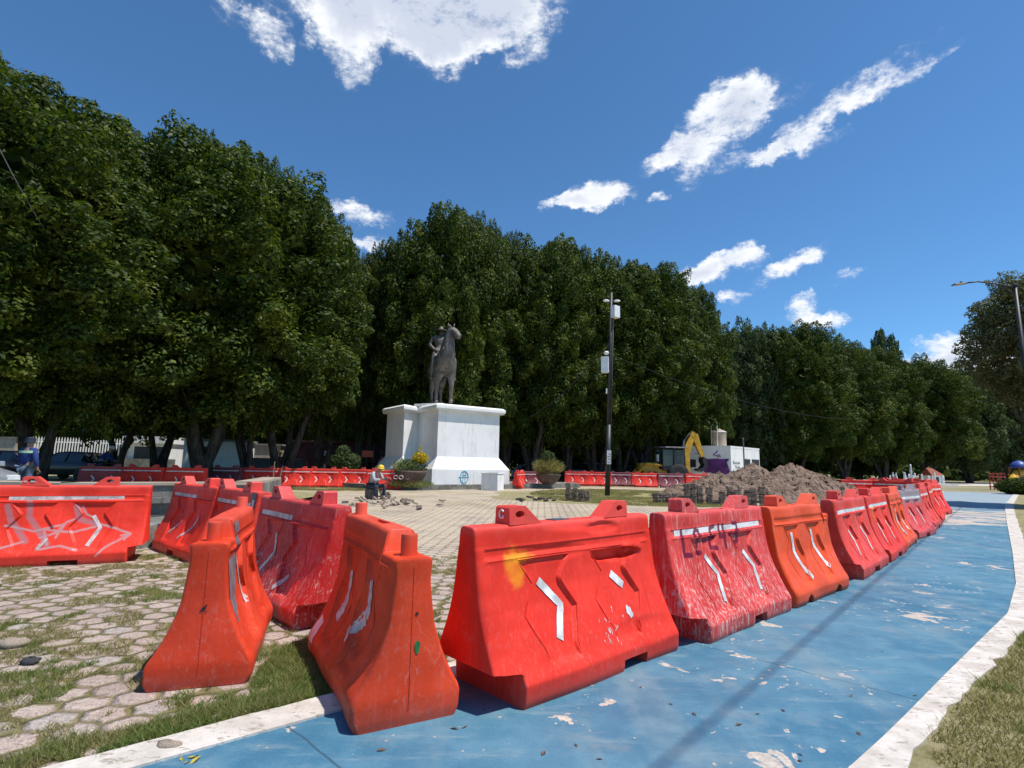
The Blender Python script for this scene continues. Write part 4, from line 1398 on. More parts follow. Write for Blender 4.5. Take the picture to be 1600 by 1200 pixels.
leg_(True, 1, .06); leg_(True, -1, -.08); leg_(False, 1, -.05); leg_(False, -1, .10)
horse = skin('horse', sk(hp), [q * KS for q in hr], he, 'bronze', statue, 2, 2)
mb = MB()   # ears, mane, tack as the horse's own pieces
for s_ in (-1, 1): 
    e_ = MB(); e_.tube(sk([(.72, .08 + s_ * .08, 2.38), (.74, .09 + s_ * .10, 2.54)]), [.05 * KS, .008 * KS], 6); e_.build('ear', 'bronze', horse, True)
mane = MB(); rgm = random.Random(5)
for k in range(16):
    t_ = k / 15; p = Vector((.42, 0, 1.62)).lerp(Vector((.68, .05, 2.44)), t_)
    mane.ball((p.x * KS - .06 * KS, p.y * KS, p.z * KS), (.09 * KS, .06 * KS, .085 * KS), 8, 6, .15, rgm)
mane.build('mane', 'bronze', horse, True)
br = MB()
br.tube(sk([(.78, -.12, 1.75), (.66, -.26, 1.55), (.60, -.16, 1.18), (.62, 0, 1.08), (.60, .16, 1.18), (.66, .26, 1.55), (.80, .17, 1.75)]), .018 * KS, 6)
br.build('breast_strap', 'bronze', horse, True)
br = MB(); br.tube(sk([(.93, .36, 2.16), (.86, .36, 2.06), (.90, .14, 2.04), (.98, .17, 2.10), (.93, .36, 2.16)]), .014 * KS, 5); br.build('bridle', 'bronze', horse, True)
sd_ = MB(); sd_.ball((-.05 * KS, 0, 1.60 * KS), (.34 * KS, .26 * KS, .10 * KS), 16, 8); sd_.tube(sk([(-.34, 0, 1.62), (-.40, 0, 1.78)]), [.14 * KS, .10 * KS], 8); sd_.build('saddle', 'bronze', horse, True)
# rider, seated, hands on the reins
rp = [(-.06, 0, 1.70), (-.06, -.04, 1.90), (-.06, -.08, 2.12), (-.04, -.05, 2.20), (-.02, -.05, 2.28), (.0, -.05, 2.36), (.02, -.05, 2.42)]
rq = [.20, .19, .225, .19, .07, .095, .08]
re_ = [(i, i + 1) for i in range(6)]
for s_ in (-1, 1):
    i0 = len(rp)
    rp += [(.10, .24 * s_, 1.66), (.28, .33 * s_, 1.42), (.20, .35 * s_, 1.05), (.17, .36 * s_, .86), (.32, .38 * s_, .83)]; rq += [.115, .095, .075, .055, .05]
    re_ += [(0, i0), (i0, i0 + 1), (i0 + 1, i0 + 2), (i0 + 2, i0 + 3), (i0 + 3, i0 + 4)]
    i0 = len(rp)
    hx = .26 if s_ > 0 else .10
    rp += [(-.04, .24 * s_ - .08, 2.22), (-.04, .36 * s_ - .06, 1.96), (hx, .24 * s_ - (.04 if s_ < 0 else 0), 1.78), (hx + .09, .22 * s_, 1.76)]; rq += [.085, .065, .048, .042]
    re_ += [(3, i0), (i0, i0 + 1), (i0 + 1, i0 + 2), (i0 + 2, i0 + 3)]
rider = skin('rider', sk(rp), [q * KS for q in rq], re_, 'bronze', statue, 2, 0)
hb = MB(); hb.lathe((0.0 * KS, -.07 * KS, 2.45 * KS), [(.20 * KS, 0), (.19 * KS, .015 * KS), (.095 * KS, .03 * KS), (.085 * KS, .12 * KS), (.03 * KS, .14 * KS)], 18); hb.build('hat', 'bronze', rider, True)
for s_ in (-1, 1):
    hd = MB()
    for k in range(5):
        y0 = (.22 * s_) + (k - 2) * .016; xx = (.35 if s_ > 0 else .19)
        hd.tube(sk([(xx, y0, 1.76), (xx + .05, y0, 1.75), (xx + .06, y0, 1.71)]), .010 * KS, 5)
    hd.build('fingers', 'bronze', rider, True)
for s_ in (-1, 1):
    ct = MB(); V_ = sk([(-.20, .20 * s_, 1.62), (.10, .27 * s_, 1.60), (.16, .40 * s_, 1.16), (-.16, .40 * s_, 1.08), (-.24, .30 * s_, 1.3)])
    ct.add(V_ + [(x, y + .05 * s_, z) for x, y, z in V_], [(0, 1, 2, 3, 4), (9, 8, 7, 6, 5)] + [(i, 5 + i, 5 + (i + 1) % 5, (i + 1) % 5) for i in range(5)])
    ct.build('coat_skirt', 'bronze', rider)

# ------------------------------------------------------------------ people


def finger_set(mb, hand, dirv_, side):
    d = Vector(dirv_).normalized(); u = d.cross(Vector((0, 0, 1)))
    if u.length < .2: u = Vector((1, 0, 0))
    u.normalize(); w_ = u.cross(d)
    for k in range(4):
        o_ = Vector(hand) + u * (k - 1.5) * .019; ln = (.062, .075, .070, .052)[k]
        mb.tube([o_ + d * .03, o_ + d * (.03 + ln * .6), o_ + d * (.03 + ln * .9) - w_ * .022], [.0095, .0088, .007], 6)
    o_ = Vector(hand) + u * -.034 * side
    mb.tube([o_ - d * .01, o_ + d * .025 - u * .022 * side, o_ + d * .055 - u * .018 * side], [.011, .010, .008], 6)


def person(loc_, rz, J, label, shirt, trousers, helmet, extras=None, scale=1.0, hair=None):
    """J: joints pelvis, chest, neck, head, shoulders/elbows/hands, hips/knees/ankles/toes"""
    root = empty('person', loc_, rz, label, 'person', None)
    s_ = scale
    q = {k: tuple(c * s_ for c in v) for k, v in J.items()}
    names = ['pelvis', 'waist', 'chest', 'neck', 'chin', 'head', 'crown']
    P = [q[n_] for n_ in names]; Rr = [.125, .115, .135, .055, .070, .085, .06]; E = [(i, i + 1) for i in range(6)]
    ix = {n_: i for i, n_ in enumerate(names)}
    for sd in 'lr':
        for n_, r_ in (('sh' + sd, .062), ('el' + sd, .045), ('wr' + sd, .031), ('ha' + sd, .036)):
            ix[n_] = len(P); P.append(q[n_]); Rr.append(r_)
        E += [(2, ix['sh' + sd]), (ix['sh' + sd], ix['el' + sd]), (ix['el' + sd], ix['wr' + sd]), (ix['wr' + sd], ix['ha' + sd])]
        for n_, r_ in (('hi' + sd, .088), ('kn' + sd, .060), ('an' + sd, .042), ('to' + sd, .035)):
            ix[n_] = len(P); P.append(q[n_]); Rr.append(r_)
        E += [(0, ix['hi' + sd]), (ix['hi' + sd], ix['kn' + sd]), (ix['kn' + sd], ix['an' + sd]), (ix['an' + sd], ix['to' + sd])]
    body = skin('body', P, [r_ * s_ for r_ in Rr], E, 'skin', root, 2, 0)
    fm = MB()
    for sd in 'lr':
        dv = Vector(q['ha' + sd]) - Vector(q['wr' + sd]); finger_set(fm, q['ha' + sd], dv, 1 if sd == 'l' else -1)
    # face: nose, brow, ears worked into the same body mesh
    f = (Vector(J['face'])).normalized(); hd = Vector(q['head'])
    fm.tube([hd + f * .085 + Vector((0, 0, .01)), hd + f * .115 - Vector((0, 0, .025))], [.010, .016], 6)
    sdv = f.cross(Vector((0, 0, 1))).normalized()
    for s2 in (-1, 1):
        fm.ball(tuple(hd + sdv * .088 * s2), (.012, .022, .032), 8, 6)
    me2 = body.data; bmx = bmesh.new(); bmx.from_mesh(me2)
    off0 = len(bmx.verts); vv = [bmx.verts.new(v) for v in fm.V]; bmx.verts.index_update()
    for fc in fm.F:
        try: bmx.faces.new([vv[i] for i in fc])
        except ValueError: pass
    bmx.to_mesh(me2); bmx.free()
    me2.polygons.foreach_set('use_smooth', [True] * len(me2.polygons))
    eb = MB()
    for s2 in (-1, 1): eb.ball(tuple(hd + f * .080 + sdv * .032 * s2 + Vector((0, 0, .012))), .010, 8, 6)
    eb.build('eyes', 'dark_opening', body)
    # clothes
    i2 = ['pelvis', 'waist', 'chest']; P = [q[n_] for n_ in i2]; Rr = [.150, .145, .165]; E = [(0, 1), (1, 2)]
    nk = Vector(q['chest']).lerp(Vector(q['neck']), .75); P.append(tuple(nk)); Rr.append(.085); E.append((2, 3))
    for sd in 'lr':
        i0 = len(P); P += [q['sh' + sd], q['el' + sd], tuple(Vector(q['el' + sd]).lerp(Vector(q['wr' + sd]), .88))]; Rr += [.082, .064, .048]
        E += [(2, i0), (i0, i0 + 1), (i0 + 1, i0 + 2)]
    sh = skin('shirt', P, [r_ * s_ for r_ in Rr], E, shirt, root, 1, 0)
    P = [tuple(Vector(q['pelvis']) + Vector((0, 0, .03)))]; Rr = [.155]; E = []
    for sd in 'lr':
        i0 = len(P); P += [q['hi' + sd], q['kn' + sd], tuple(Vector(q['kn' + sd]).lerp(Vector(q['an' + sd]), .95))]; Rr += [.108, .082, .066]
        E += [(0, i0), (i0, i0 + 1), (i0 + 1, i0 + 2)]
    skin('trousers', P, [r_ * s_ for r_ in Rr], E, trousers, root, 1, 0)
    for sd in 'lr':
        bm_ = MB(); a_, t_ = Vector(q['an' + sd]), Vector(q['to' + sd]); bm_.tube([a_ + Vector((0, 0, .05)), a_ - Vector((0, 0, .02))], [.055, .06], 8)
        bm_.tube([a_ - (t_ - a_) * .35 - Vector((0, 0, .03)), a_.lerp(t_, .5) - Vector((0, 0, .02)), t_ + (t_ - a_) * .25 - Vector((0, 0, .01))], [.045, .052, .038], 8); bm_.build('boot', 'boot', root, True)
    if helmet:
        up_ = (Vector(q['crown']) - Vector(q['chin'])).normalized(); rt = up_.to_track_quat('Z', 'Y').to_matrix()
        hm = MB(); pr = [(.148, -.005), (.150, .0), (.120, .008), (.122, .04), (.105, .09), (.07, .122), (.02, .135)]
        hm.lathe((0, 0, 0), pr, 20)
        c_ = Vector(q['head']) + up_ * .025
        hm.V = [tuple(rt @ Vector(v) + c_) for v in hm.V]
        # peak
        pk = MB(); pk.ball((0, 0, 0), (.10, .075, .012), 12, 6); pk.V = [tuple(Vector(v) + c_ + f * .12) for v in pk.V]
        hh = hm.build('helmet', helmet, root, True); pk.build('peak', helmet, hh, True)
    else:
        hm = MB(); hm.ball(tuple(Vector(q['head']) + Vector((0, 0, .03)) - f * .015), (.098, .098, .088), 12, 8); hm.build('hair', hair or 'dark_opening', root, True)
    return root, q


STAND = dict(pelvis=(0, 0, .93), waist=(0, 0, 1.10), chest=(0, 0, 1.30), neck=(0, 0, 1.46), chin=(0, -.02, 1.53), head=(0, -.01, 1.61), crown=(0, 0, 1.70), face=(0, -1, 0),
             shl=(.19, 0, 1.38), ell=(.27, -.02, 1.12), wrl=(.25, -.09, .90), hal=(.24, -.12, .83), shr=(-.19, 0, 1.38), elr=(-.28, .02, 1.12), wrr=(-.26, -.07, .90), har=(-.25, -.10, .83),
             hil=(.10, 0, .88), knl=(.12, -.02, .48), anl=(.13, .0, .09), tol=(.15, -.13, .04), hir=(-.10, 0, .88), knr=(-.12, .01, .48), anr=(-.13, .03, .09), tor=(-.16, -.10, .04))


def band(root, z, r_, mat, name='reflective_band', h=.05, c=(0, 0), ry=None):
    mb = MB(); n_ = 20; V = []
    for zz in (z, z + h):
        for rad_ in (r_, r_ - .01):
            for k in range(n_):
                a = 2 * math.pi * k / n_; V.append((c[0] + rad_ * math.cos(a), c[1] + (ry or r_) / r_ * rad_ * math.sin(a), zz))
    F = []
    for k in range(n_):
        j = (k + 1) % n_
        F += [(k, j, 2 * n_ + j, 2 * n_ + k), (n_ + j, n_ + k, 3 * n_ + k, 3 * n_ + j), (2 * n_ + k, 2 * n_ + j, 3 * n_ + j, 3 * n_ + k)]
    mb.add(V, F); return mb.build(name, mat, root)


p = D(43, 720, 14.7)
w1, q1 = person((p.x, p.y, .17), R(170), STAND, 'man seen from behind in a blue jacket with a pale band, and jeans', 'cloth_blue', 'denim', None, hair='cloth_navy')
band(w1, 1.30, .235, 'hi_vis', h=.06, ry=.185); band(w1, 1.56, .115, 'cloth_navy', 'cap_band', .14)
BEND = dict(STAND); BEND.update(chest=(0, -.16, 1.27), neck=(0, -.28, 1.40), chin=(0, -.33, 1.44), head=(0, -.36, 1.52), crown=(0, -.39, 1.62), face=(0, -.8, -.5), waist=(0, -.06, 1.09),
            shl=(.19, -.22, 1.30), ell=(.26, -.36, 1.08), wrl=(.18, -.52, .98), hal=(.16, -.58, .96), shr=(-.19, -.22, 1.30), elr=(-.26, -.36, 1.08), wrr=(-.18, -.54, .98), har=(-.16, -.60, .97))
p = D(157, 720, 26.8)
w2, q2 = person((p.x, p.y, .17), R(120), BEND, 'worker in a blue jacket and white helmet leaning over behind the dull barrier', 'cloth_blue', 'cloth_navy', 'helmet_white', scale=1.08)
band(w2, 1.02, .17, 'hi_vis', h=.05)
p = D(437, 720, 32.3)
w3, q3 = person((p.x, p.y, .17), R(8), STAND, 'standing worker in a yellow helmet and dark vest with orange stripes', 'cloth_navy', 'cloth_navy', 'helmet_yellow')
for s_ in (-1, 1):
    mb = MB(); mb.tube([(.10 * s_, -.165, 1.03), (.10 * s_, -.175, 1.30), (.09 * s_, -.10, 1.44)], .020, 6); mb.build('vest_stripe', 'cloth_orange', w3)
SIT = dict(pelvis=(0, 0, .48), waist=(.0, -.05, .62), chest=(.0, -.16, .84), neck=(.0, -.26, 1.00), chin=(.0, -.34, 1.02), head=(.0, -.37, 1.10), crown=(.0, -.38, 1.20), face=(0, -.75, -.65),
           shl=(.18, -.18, .92), ell=(.25, -.32, .72), wrl=(.12, -.54, .74), hal=(.09, -.60, .77), shr=(-.18, -.18, .92), elr=(-.24, -.30, .70), wrr=(-.10, -.52, .72), har=(-.07, -.58, .75),
           hil=(.11, -.04, .46), knl=(.17, -.46, .50), anl=(.16, -.42, .10), tol=(.17, -.56, .05), hir=(-.11, -.04, .46), knr=(-.19, -.42, .48), anr=(-.24, -.34, .10), tor=(-.27, -.48, .05))
p = G(580, 780)
w4, q4 = person((p.x, p.y, .005), R(62), SIT, 'seated worker in a yellow helmet looking down at his hands, on a low block', 'cloth_grey', 'cloth_navy', 'helmet_yellow', scale=1.05)
w4.location = (p.x, p.y, .0)
for s_ in (-1, 1):
    mb = MB(); mb.tube([(.11 * s_, -.17, .62), (.11 * s_, -.335, .84), (.09 * s_, -.26, 1.02)], .026, 6); mb.tube([(.11 * s_, .10, .62), (.11 * s_, .02, .86), (.09 * s_, -.10, 1.04)], .026, 6); mb.build('vest_panel', 'cloth_orange', w4)
mb = MB(); mb.box((0, -.66, .80), (.13, .02, .20), Matrix.Rotation(R(-40), 3, 'X'), 1, .006); ph_ = mb.build('hand_tool', 'dark_metal')
ph_.matrix_world = w4.matrix_basis @ Matrix.Identity(4); tag(ph_, 'dark handheld object held in the hands of the seated worker', 'tool')
st_ = MB(); st_.box((0, 0, .19), (.42, .34, .38), None, .95, .02)
so_ = st_.build('block_seat', 'paver_block'); so_.location = w4.location; so_.rotation_euler = (0, 0, R(62)); tag(so_, 'low dark block under the seated worker', 'block')
p = D(597, 712, 37.2)
w5, q5 = person((p.x, p.y, .17), R(-30), STAND, 'person in a pink top standing in shade behind the pedestal', 'cloth_pink', 'cloth_navy', None)

# ------------------------------------------------------------------ trees


def fib(n):
    i = np.arange(n) + .5
    ph = np.arccos(1 - 2 * i / n); th = math.pi * (1 + 5 ** .5) * i
    return np.stack([np.cos(th) * np.sin(ph), np.sin(th) * np.sin(ph), np.cos(ph)], 1)


def unit(a): return a / (np.linalg.norm(a, axis=-1, keepdims=True) + 1e-9)


def crown_mesh(name, seed, rx, rz, nclump, nleaf, leaf=.17, mat='leaf_dark', spiky=.9, csize=1.15, inner=2600, droop=0.0, dens=.86):
    rs = np.random.RandomState(seed)
    dirs = unit(fib(nclump) + rs.normal(0, .10, (nclump, 3)))
    lob = 1 + .05 * np.sin(dirs[:, 0] * 3.1 + seed) * np.cos(dirs[:, 1] * 2.7 + seed * 2) + .07 * np.sin(dirs[:, 2] * 6 + dirs[:, 0] * 5 + seed)
    rad = dens * lob * rs.uniform(.86, 1.08, nclump)
    # fuller low down, shoulders rounding to the top
    zz = dirs[:, 2]
    xs = np.sign(1) * (1 - .10 * np.clip(zz, 0, 1) + .12 * np.clip(-zz, 0, 1))
    sup = (np.abs(dirs) ** 2.7).sum(1) ** (-1 / 2.7)
    cen = dirs * (rad * (.35 + .65 * sup))[:, None] * np.array([rx, rx, rz]) * np.stack([xs, xs, np.ones_like(xs)], 1)
    cen[:, 2] = np.where(cen[:, 2] < -rz * .80, -rz * .80 + rs.uniform(-.4, .5, nclump), cen[:, 2])
    upw = spiky * (zz + .9) / 1.9
    ax = unit(dirs * (1.0 - .35 * upw[:, None]) + np.array([0, 0, 1.0]) * upw[:, None] + np.array([0, 0, -1.0]) * droop)
    Lc = csize * rs.uniform(.70, 1.25, nclump); Wc = csize * rs.uniform(.62, 1.0, nclump)
    N = nclump * nleaf
    ci = np.repeat(np.arange(nclump), nleaf)
    d = unit(rs.normal(0, 1, (N, 3)))
    a = ax[ci]
    al = (d * a).sum(1)
    perp = d - a * al[:, None]
    tip = np.where(al > 0, 1 - .50 * al, 1.0)
    r = rs.uniform(.55, 1.0, N) ** .6
    P = cen[ci] + a * (al * Lc[ci] * r)[:, None] + perp * (Wc[ci] * r * tip)[:, None]
    nrm = unit(unit(perp) * .9 + a * (al * .9)[:, None] + rs.normal(0, .45, (N, 3)) + np.array([0, 0, .35]))
    t1 = unit(np.cross(nrm, rs.normal(0, 1, (N, 3)))); t2 = np.cross(nrm, t1)
    sz = leaf * rs.uniform(.65, 1.25, N)[:, None]
    V = np.stack([P - t1 * sz * .75, P + t2 * sz * .42, P + t1 * sz * .75, P - t2 * sz * .42], 1).reshape(-1, 3)
    # oversized leaves added inside the crown to block light
    M_i = inner
    d = unit(rs.normal(0, 1, (M_i, 3))); r = rs.uniform(0.1, .78, M_i) ** .5
    P = d * r[:, None] * np.array([rx, rx, rz]) * .86
    nrm = unit(d + rs.normal(0, .5, (M_i, 3))); t1 = unit(np.cross(nrm, rs.normal(0, 1, (M_i, 3)))); t2 = np.cross(nrm, t1)
    sz = leaf * 3.2 * rs.uniform(.6, 1.2, M_i)[:, None]
    V2 = np.stack([P - t1 * sz, P + t2 * sz * .7, P + t1 * sz, P - t2 * sz * .7], 1).reshape(-1, 3)
    o = quads_np(name, np.concatenate([V, V2]), 0, mat)
    me = o.data
    bpy.data.objects.remove(o)
    return me


CM = {
    'a': crown_mesh('crown_mesh_a', 1, 6.5, 8.0, 330, 400, .155, spiky=.30, csize=1.22, inner=4200),
    'b': crown_mesh('crown_mesh_b', 2, 6.5, 8.0, 300, 420, .155, spiky=.25, csize=1.32, inner=4200),
    'c': crown_mesh('crown_mesh_c', 3, 6.5, 8.0, 360, 380, .155, spiky=.40, csize=1.12, inner=4200),
    'p': crown_mesh('crown_mesh_p', 4, 6.0, 6.5, 220, 260, .20, 'leaf_pale', .3, 1.3, 1500),
    'o': crown_mesh('crown_mesh_o', 5, 6.0, 6.0, 230, 300, .15, 'leaf_olive', .1, 1.15, 900, droop=.55, dens=.80),
    'w': crown_mesh('crown_mesh_w', 6, 4.0, 4.0, 60, 200, .22, 'leaf_pale', .3, .9, 100, dens=.75),
}
MATS_L = MATS['leaf_dark']


def trunk(root, H0, rx, z_c, seed, thick=.38, fork=4, base_z=0):
    rr = random.Random(seed); mb = MB()
    nst = fork
    for k in range(nst):
        a = 2 * math.pi * (k + rr.uniform(-.3, .3)) / nst
        lean = rr.uniform(.22, .50) * min(1.0, rx / 6.0)
        p0 = Vector((.16 * thick / .38 * math.cos(a), .16 * thick / .38 * math.sin(a), -.05))
        L_ = z_c * rr.uniform(.75, 1.0)
        pts = [p0]
        for s_ in range(1, 8):
            f = s_ / 7
            q = Vector((math.cos(a) * lean * L_ * f ** 1.35 + rr.uniform(-.12, .12), math.sin(a) * lean * L_ * f ** 1.35 + rr.uniform(-.12, .12), L_ * f))
            pts.append(p0 + q)
        rad_ = [thick * .85 * (1 - .13 * i) * (1.35 if i == 0 else 1) * .72 for i in range(8)]
        mb.tube(pts, [max(.05, r_) for r_ in rad_], 10)
        for s_ in (3, 4, 5):
            b0 = pts[s_]; a2 = a + rr.uniform(-1.3, 1.3); l2 = rr.uniform(1.2, 2.0) * min(1.0, rx / 6.0)
            q1 = b0 + Vector((math.cos(a2), math.sin(a2), .9)) * l2 * .5; q2 = q1 + Vector((math.cos(a2) * 1.2, math.sin(a2) * 1.2, .7)) * l2 * .5
            mb.tube([b0, q1, q2], [rad_[s_] * .55, rad_[s_] * .4, .03], 7)
    mb.lathe((0, 0, -.05), [(thick * 1.35, 0), (thick * 1.05, .25), (thick * .9, .7), (thick * .55, 1.3)], 14)
    return mb.build('trunk', 'bark', root, True)


GT = 'row of dense dark evergreen trees round the plaza'
TN = [0]


def tree(px, depth, ytop, half_px, var, label, name='evergreen_tree', low=3.0, group=GT, fork=4, thick=.42, rot=None, z0=0.0):
    """stands at photo column px, depth metres away; crown reaches up to the sky line seen at ytop"""
    p = D(px, 720, depth)
    rxw = half_px * depth / FPX
    top = D(px, ytop, depth - .5 * rxw).z
    TN[0] += 1
    root = empty(name, (p.x, p.y, z0), 0, label, 'tree', group)
    me = CM[var]
    br_x, br_z = {'a': (6.5, 8), 'b': (6.5, 8), 'c': (6.5, 8), 'p': (6, 6.5), 'o': (6, 6), 'w': (4, 4)}[var]
    hz = (top - low) / 2
    cr = bpy.data.objects.new('crown', me); COL.objects.link(cr); cr.parent = root
    zc = low + hz
    cr.location = (0, 0, zc)
    k = .93
    cr.scale = (rxw / br_x * k, rxw / br_x * k, hz / br_z / .98)
    cr.rotation_euler = (0, 0, rot if rot is not None else TN[0] * 1.37)
    trunk(root, top, rxw, zc - hz * .05, TN[0] * 7, thick, fork)
    return root


tree(-130, 19, 10, 300, 'a', 'tallest and nearest evergreen, cut off by the left edge', low=3.2, fork=3)
tree(58, 24, 140, 190, 'c', 'evergreen behind the blue jacketed man, stepping down from the tallest one', low=2.2)
tree(185, 29, 186, 165, 'b', 'evergreen rising between the far left tree and the broad crown', low=2.2, fork=2, thick=.32)
tree(318, 28.5, 198, 225, 'a', 'broad evergreen on big forked leaning trunks, left of the pedestal', low=2.6, fork=5, thick=.5)
tree(440, 32, 285, 122, 'c', 'evergreen right of the big forked trunks, crown sloping down to the sky gap', low=3.0)
for (px_, d_, yt_, hp_, v_, lb_) in [
    (250, 31, 202, 100, 'c', 'evergreen filling the sky line just left of the broad crown'),
    (385, 31, 238, 100, 'b', 'evergreen between the broad crown and the sky gap, over the dark barrier'),
    (503, 36, 345, 56, 'a', 'evergreen stepping down to the sky gap, above the grey green shrub'),
    (738, 41, 338, 72, 'b', 'evergreen just right of the statue, behind its shoulder'),
    (790, 43, 372, 55, 'c', 'slim evergreen over the right end of the pedestal'),
    (884, 45, 372, 70, 'a', 'evergreen between the right hand bowl and the black pole'),
    (972, 46, 398, 66, 'c', 'evergreen whose tip stands just right of the pole lamps'),
    (1048, 49, 420, 62, 'b', 'evergreen whose round top slopes down above the digger arm')]:
    tree(px_, d_, yt_, hp_, v_, lb_, low=2.6, fork=3, thick=.34)
tree(566, 39, 388, 52, 'b', 'lower evergreen filling the dip left of the statue', low=2.8, fork=3)
tree(690, 39, 308, 118, 'a', 'evergreen directly behind the statue with a peaked top', low=2.6)
tree(606, 39.5, 366, 76, 'c', 'evergreen just left of the peaked one behind the statue', low=2.6, fork=3)
tree(832, 43, 348, 118, 'c', 'evergreen between the statue and the black pole with two pointed tips', low=2.6)
tree(760, 45, 352, 62, 'b', 'narrow evergreen squeezed right of the statue', low=2.6, fork=3)
tree(930, 46, 388, 112, 'b', 'evergreen right behind the black pole', low=2.4)
tree(1004, 47, 400, 108, 'a', 'rounded evergreen above the yellow digger', low=3.6)
tree(1075, 50, 440, 80, 'c', 'right end evergreen of the big mass, above the white hut', low=2.4)
tree(1180, 60, 500, 62, 'p', 'pale olive green tree in the gap right of the white hut', 'leafy_tree', low=2.0, fork=3)
tree(1245, 60, 500, 88, 'a', 'first evergreen of the lower group right of the white hut', low=2.2)
tree(1318, 64, 524, 76, 'b', 'second evergreen of the lower group, over the soil heap', low=2.2)
tree(1378, 70, 540, 70, 'c', 'third evergreen of the lower group, before the fountain', low=2.2)
tree(1395, 86, 508, 30, 'w', 'thin airy tree top poking out above the lower group', 'leafy_tree', low=11, fork=2, thick=.25)
tree(1448, 76, 556, 74, 'b', 'evergreen behind the red roofed kiosk', low=2.2)
tree(1512, 82, 570, 58, 'p', 'grey green broad leaved tree where the path vanishes', 'leafy_tree', low=1.8)
tree(1575, 84, 574, 60, 'p', 'grey green broad leaved tree behind the play set', 'leafy_tree', low=1.8)
tree(1662, 24, 392, 122, 'o', 'olive green drooping tree cut off by the right edge behind the street lamp', 'leafy_tree', low=4.2, group='broad leaved trees', fork=3, thick=.3)
# trees across the street closing the view under the crowns
for i, (px, d, yt, hw_, lab) in enumerate([
    (60, 60, 380, 110, 'tree across the street seen under the left crowns, behind the white fence'), (230, 62, 430, 100, 'tree across the street behind the pale wall'),
    (400, 54, 420, 110, 'tree across the street, right of the forked trunks'), (530, 56, 470, 100, 'tree across the street above the maroon hut'),
    (700, 60, 470, 110, 'tree across the street hidden behind the pedestal'), (860, 62, 480, 110, 'tree across the street left of the black pole'),
    (1000, 66, 490, 100, 'tree across the street behind the digger'), (1120, 70, 520, 90, 'tree across the street behind the white hut'),
    (1230, 78, 545, 80, 'tree across the street above the right half of the soil heap'), (1340, 86, 560, 70, 'tree across the street behind the fountain jets')]):
    tree(px, d, yt, hw_ * 1.1, 'bac'[i % 3], lab, low=.6, group='evergreens across the street', fork=3)

def added_leaf_screen():  # leaf mass added far off to block the glow along the horizon
    rs_ = np.random.RandomState(77); n_ = 26000
    px = rs_.uniform(-420, 2050, n_); dep = rs_.uniform(92, 112, n_)
    z = rs_.uniform(0, 1, n_)
    X = (px - 800) / FPX * dep
    top = 9 + 3.5 * np.sin(X * .11) + 2.0 * np.sin(X * .31 + 1) + 1.2 * np.sin(X * .9)
    P = np.stack([X, dep + .12 * X, z ** .8 * top], 1)
    nrm = unit(rs_.normal(0, .6, (n_, 3)) + np.array([.1, -1, .5])); t1 = unit(np.cross(nrm, rs_.normal(0, 1, (n_, 3)))); t2 = np.cross(nrm, t1)
    sz = rs_.uniform(.5, 1.1, n_)[:, None]
    V = np.stack([P - t1 * sz, P + t2 * sz * .6, P + t1 * sz, P - t2 * sz * .6], 1).reshape(-1, 3)
    tag(quads_np('added_leaf_screen', V, 0, 'leaf_dark'), 'added mass of leaves far off, blocking the horizon glow under the trees', 'wood', kind='stuff')


added_leaf_screen()

# ------------------------------------------------------------------ leafy plants


def foliage(name, c, r_, n_, leaf, mat, parent, seed, up=.3, blade=False):
    rs = np.random.RandomState(seed)
    d = unit(rs.normal(0, 1, (n_, 3))); r = rs.uniform(.3, 1, n_) ** .5
    P = np.array(c) + d * r[:, None] * np.array(r_)
    nrm = unit(d + rs.normal(0, .7, (n_, 3)) + np.array([0, 0, up])); t1 = unit(np.cross(nrm, rs.normal(0, 1, (n_, 3)))); t2 = np.cross(nrm, t1)
    if blade:
        t1 = unit(d * np.array([1, 1, .3]) + np.array([0, 0, up + .5])); t2 = unit(np.cross(t1, rs.normal(0, 1, (n_, 3))))
        sz = leaf * rs.uniform(.6, 1.3, n_)[:, None]; V = np.stack([P, P + t1 * sz + t2 * sz * .07, P + t1 * sz * 2 - np.array([0, 0, .3]) * sz, P + t1 * sz - t2 * sz * .07], 1).reshape(-1, 3)
    else:
        sz = leaf * rs.uniform(.6, 1.3, n_)[:, None]; V = np.stack([P - t1 * sz, P + t2 * sz * .5, P + t1 * sz, P - t2 * sz * .5], 1).reshape(-1, 3)
    return quads_np(name, V, 0, mat, parent)


def bowl(px, d, z, r_, h_, label):
    p = D(px, 750, d)
    o = empty('planter', (p.x, p.y, z), 0, label, 'planter')
    mb = MB(); mb.lathe((0, 0, 0), [(r_ * .42, 0), (r_ * .62, h_ * .18), (r_ * .84, h_ * .5), (r_ * .97, h_ * .85), (r_, h_), (r_ * .93, h_), (r_ * .88, h_ * .86)], 32); mb.build('bowl', 'clay_pot', o, True)
    mb = MB(); mb.lathe((0, 0, h_ * .84), [(r_ * .88, 0), (r_ * .5, .05), (.02, .07)], 20); mb.build('soil', 'soil', o)
    return o


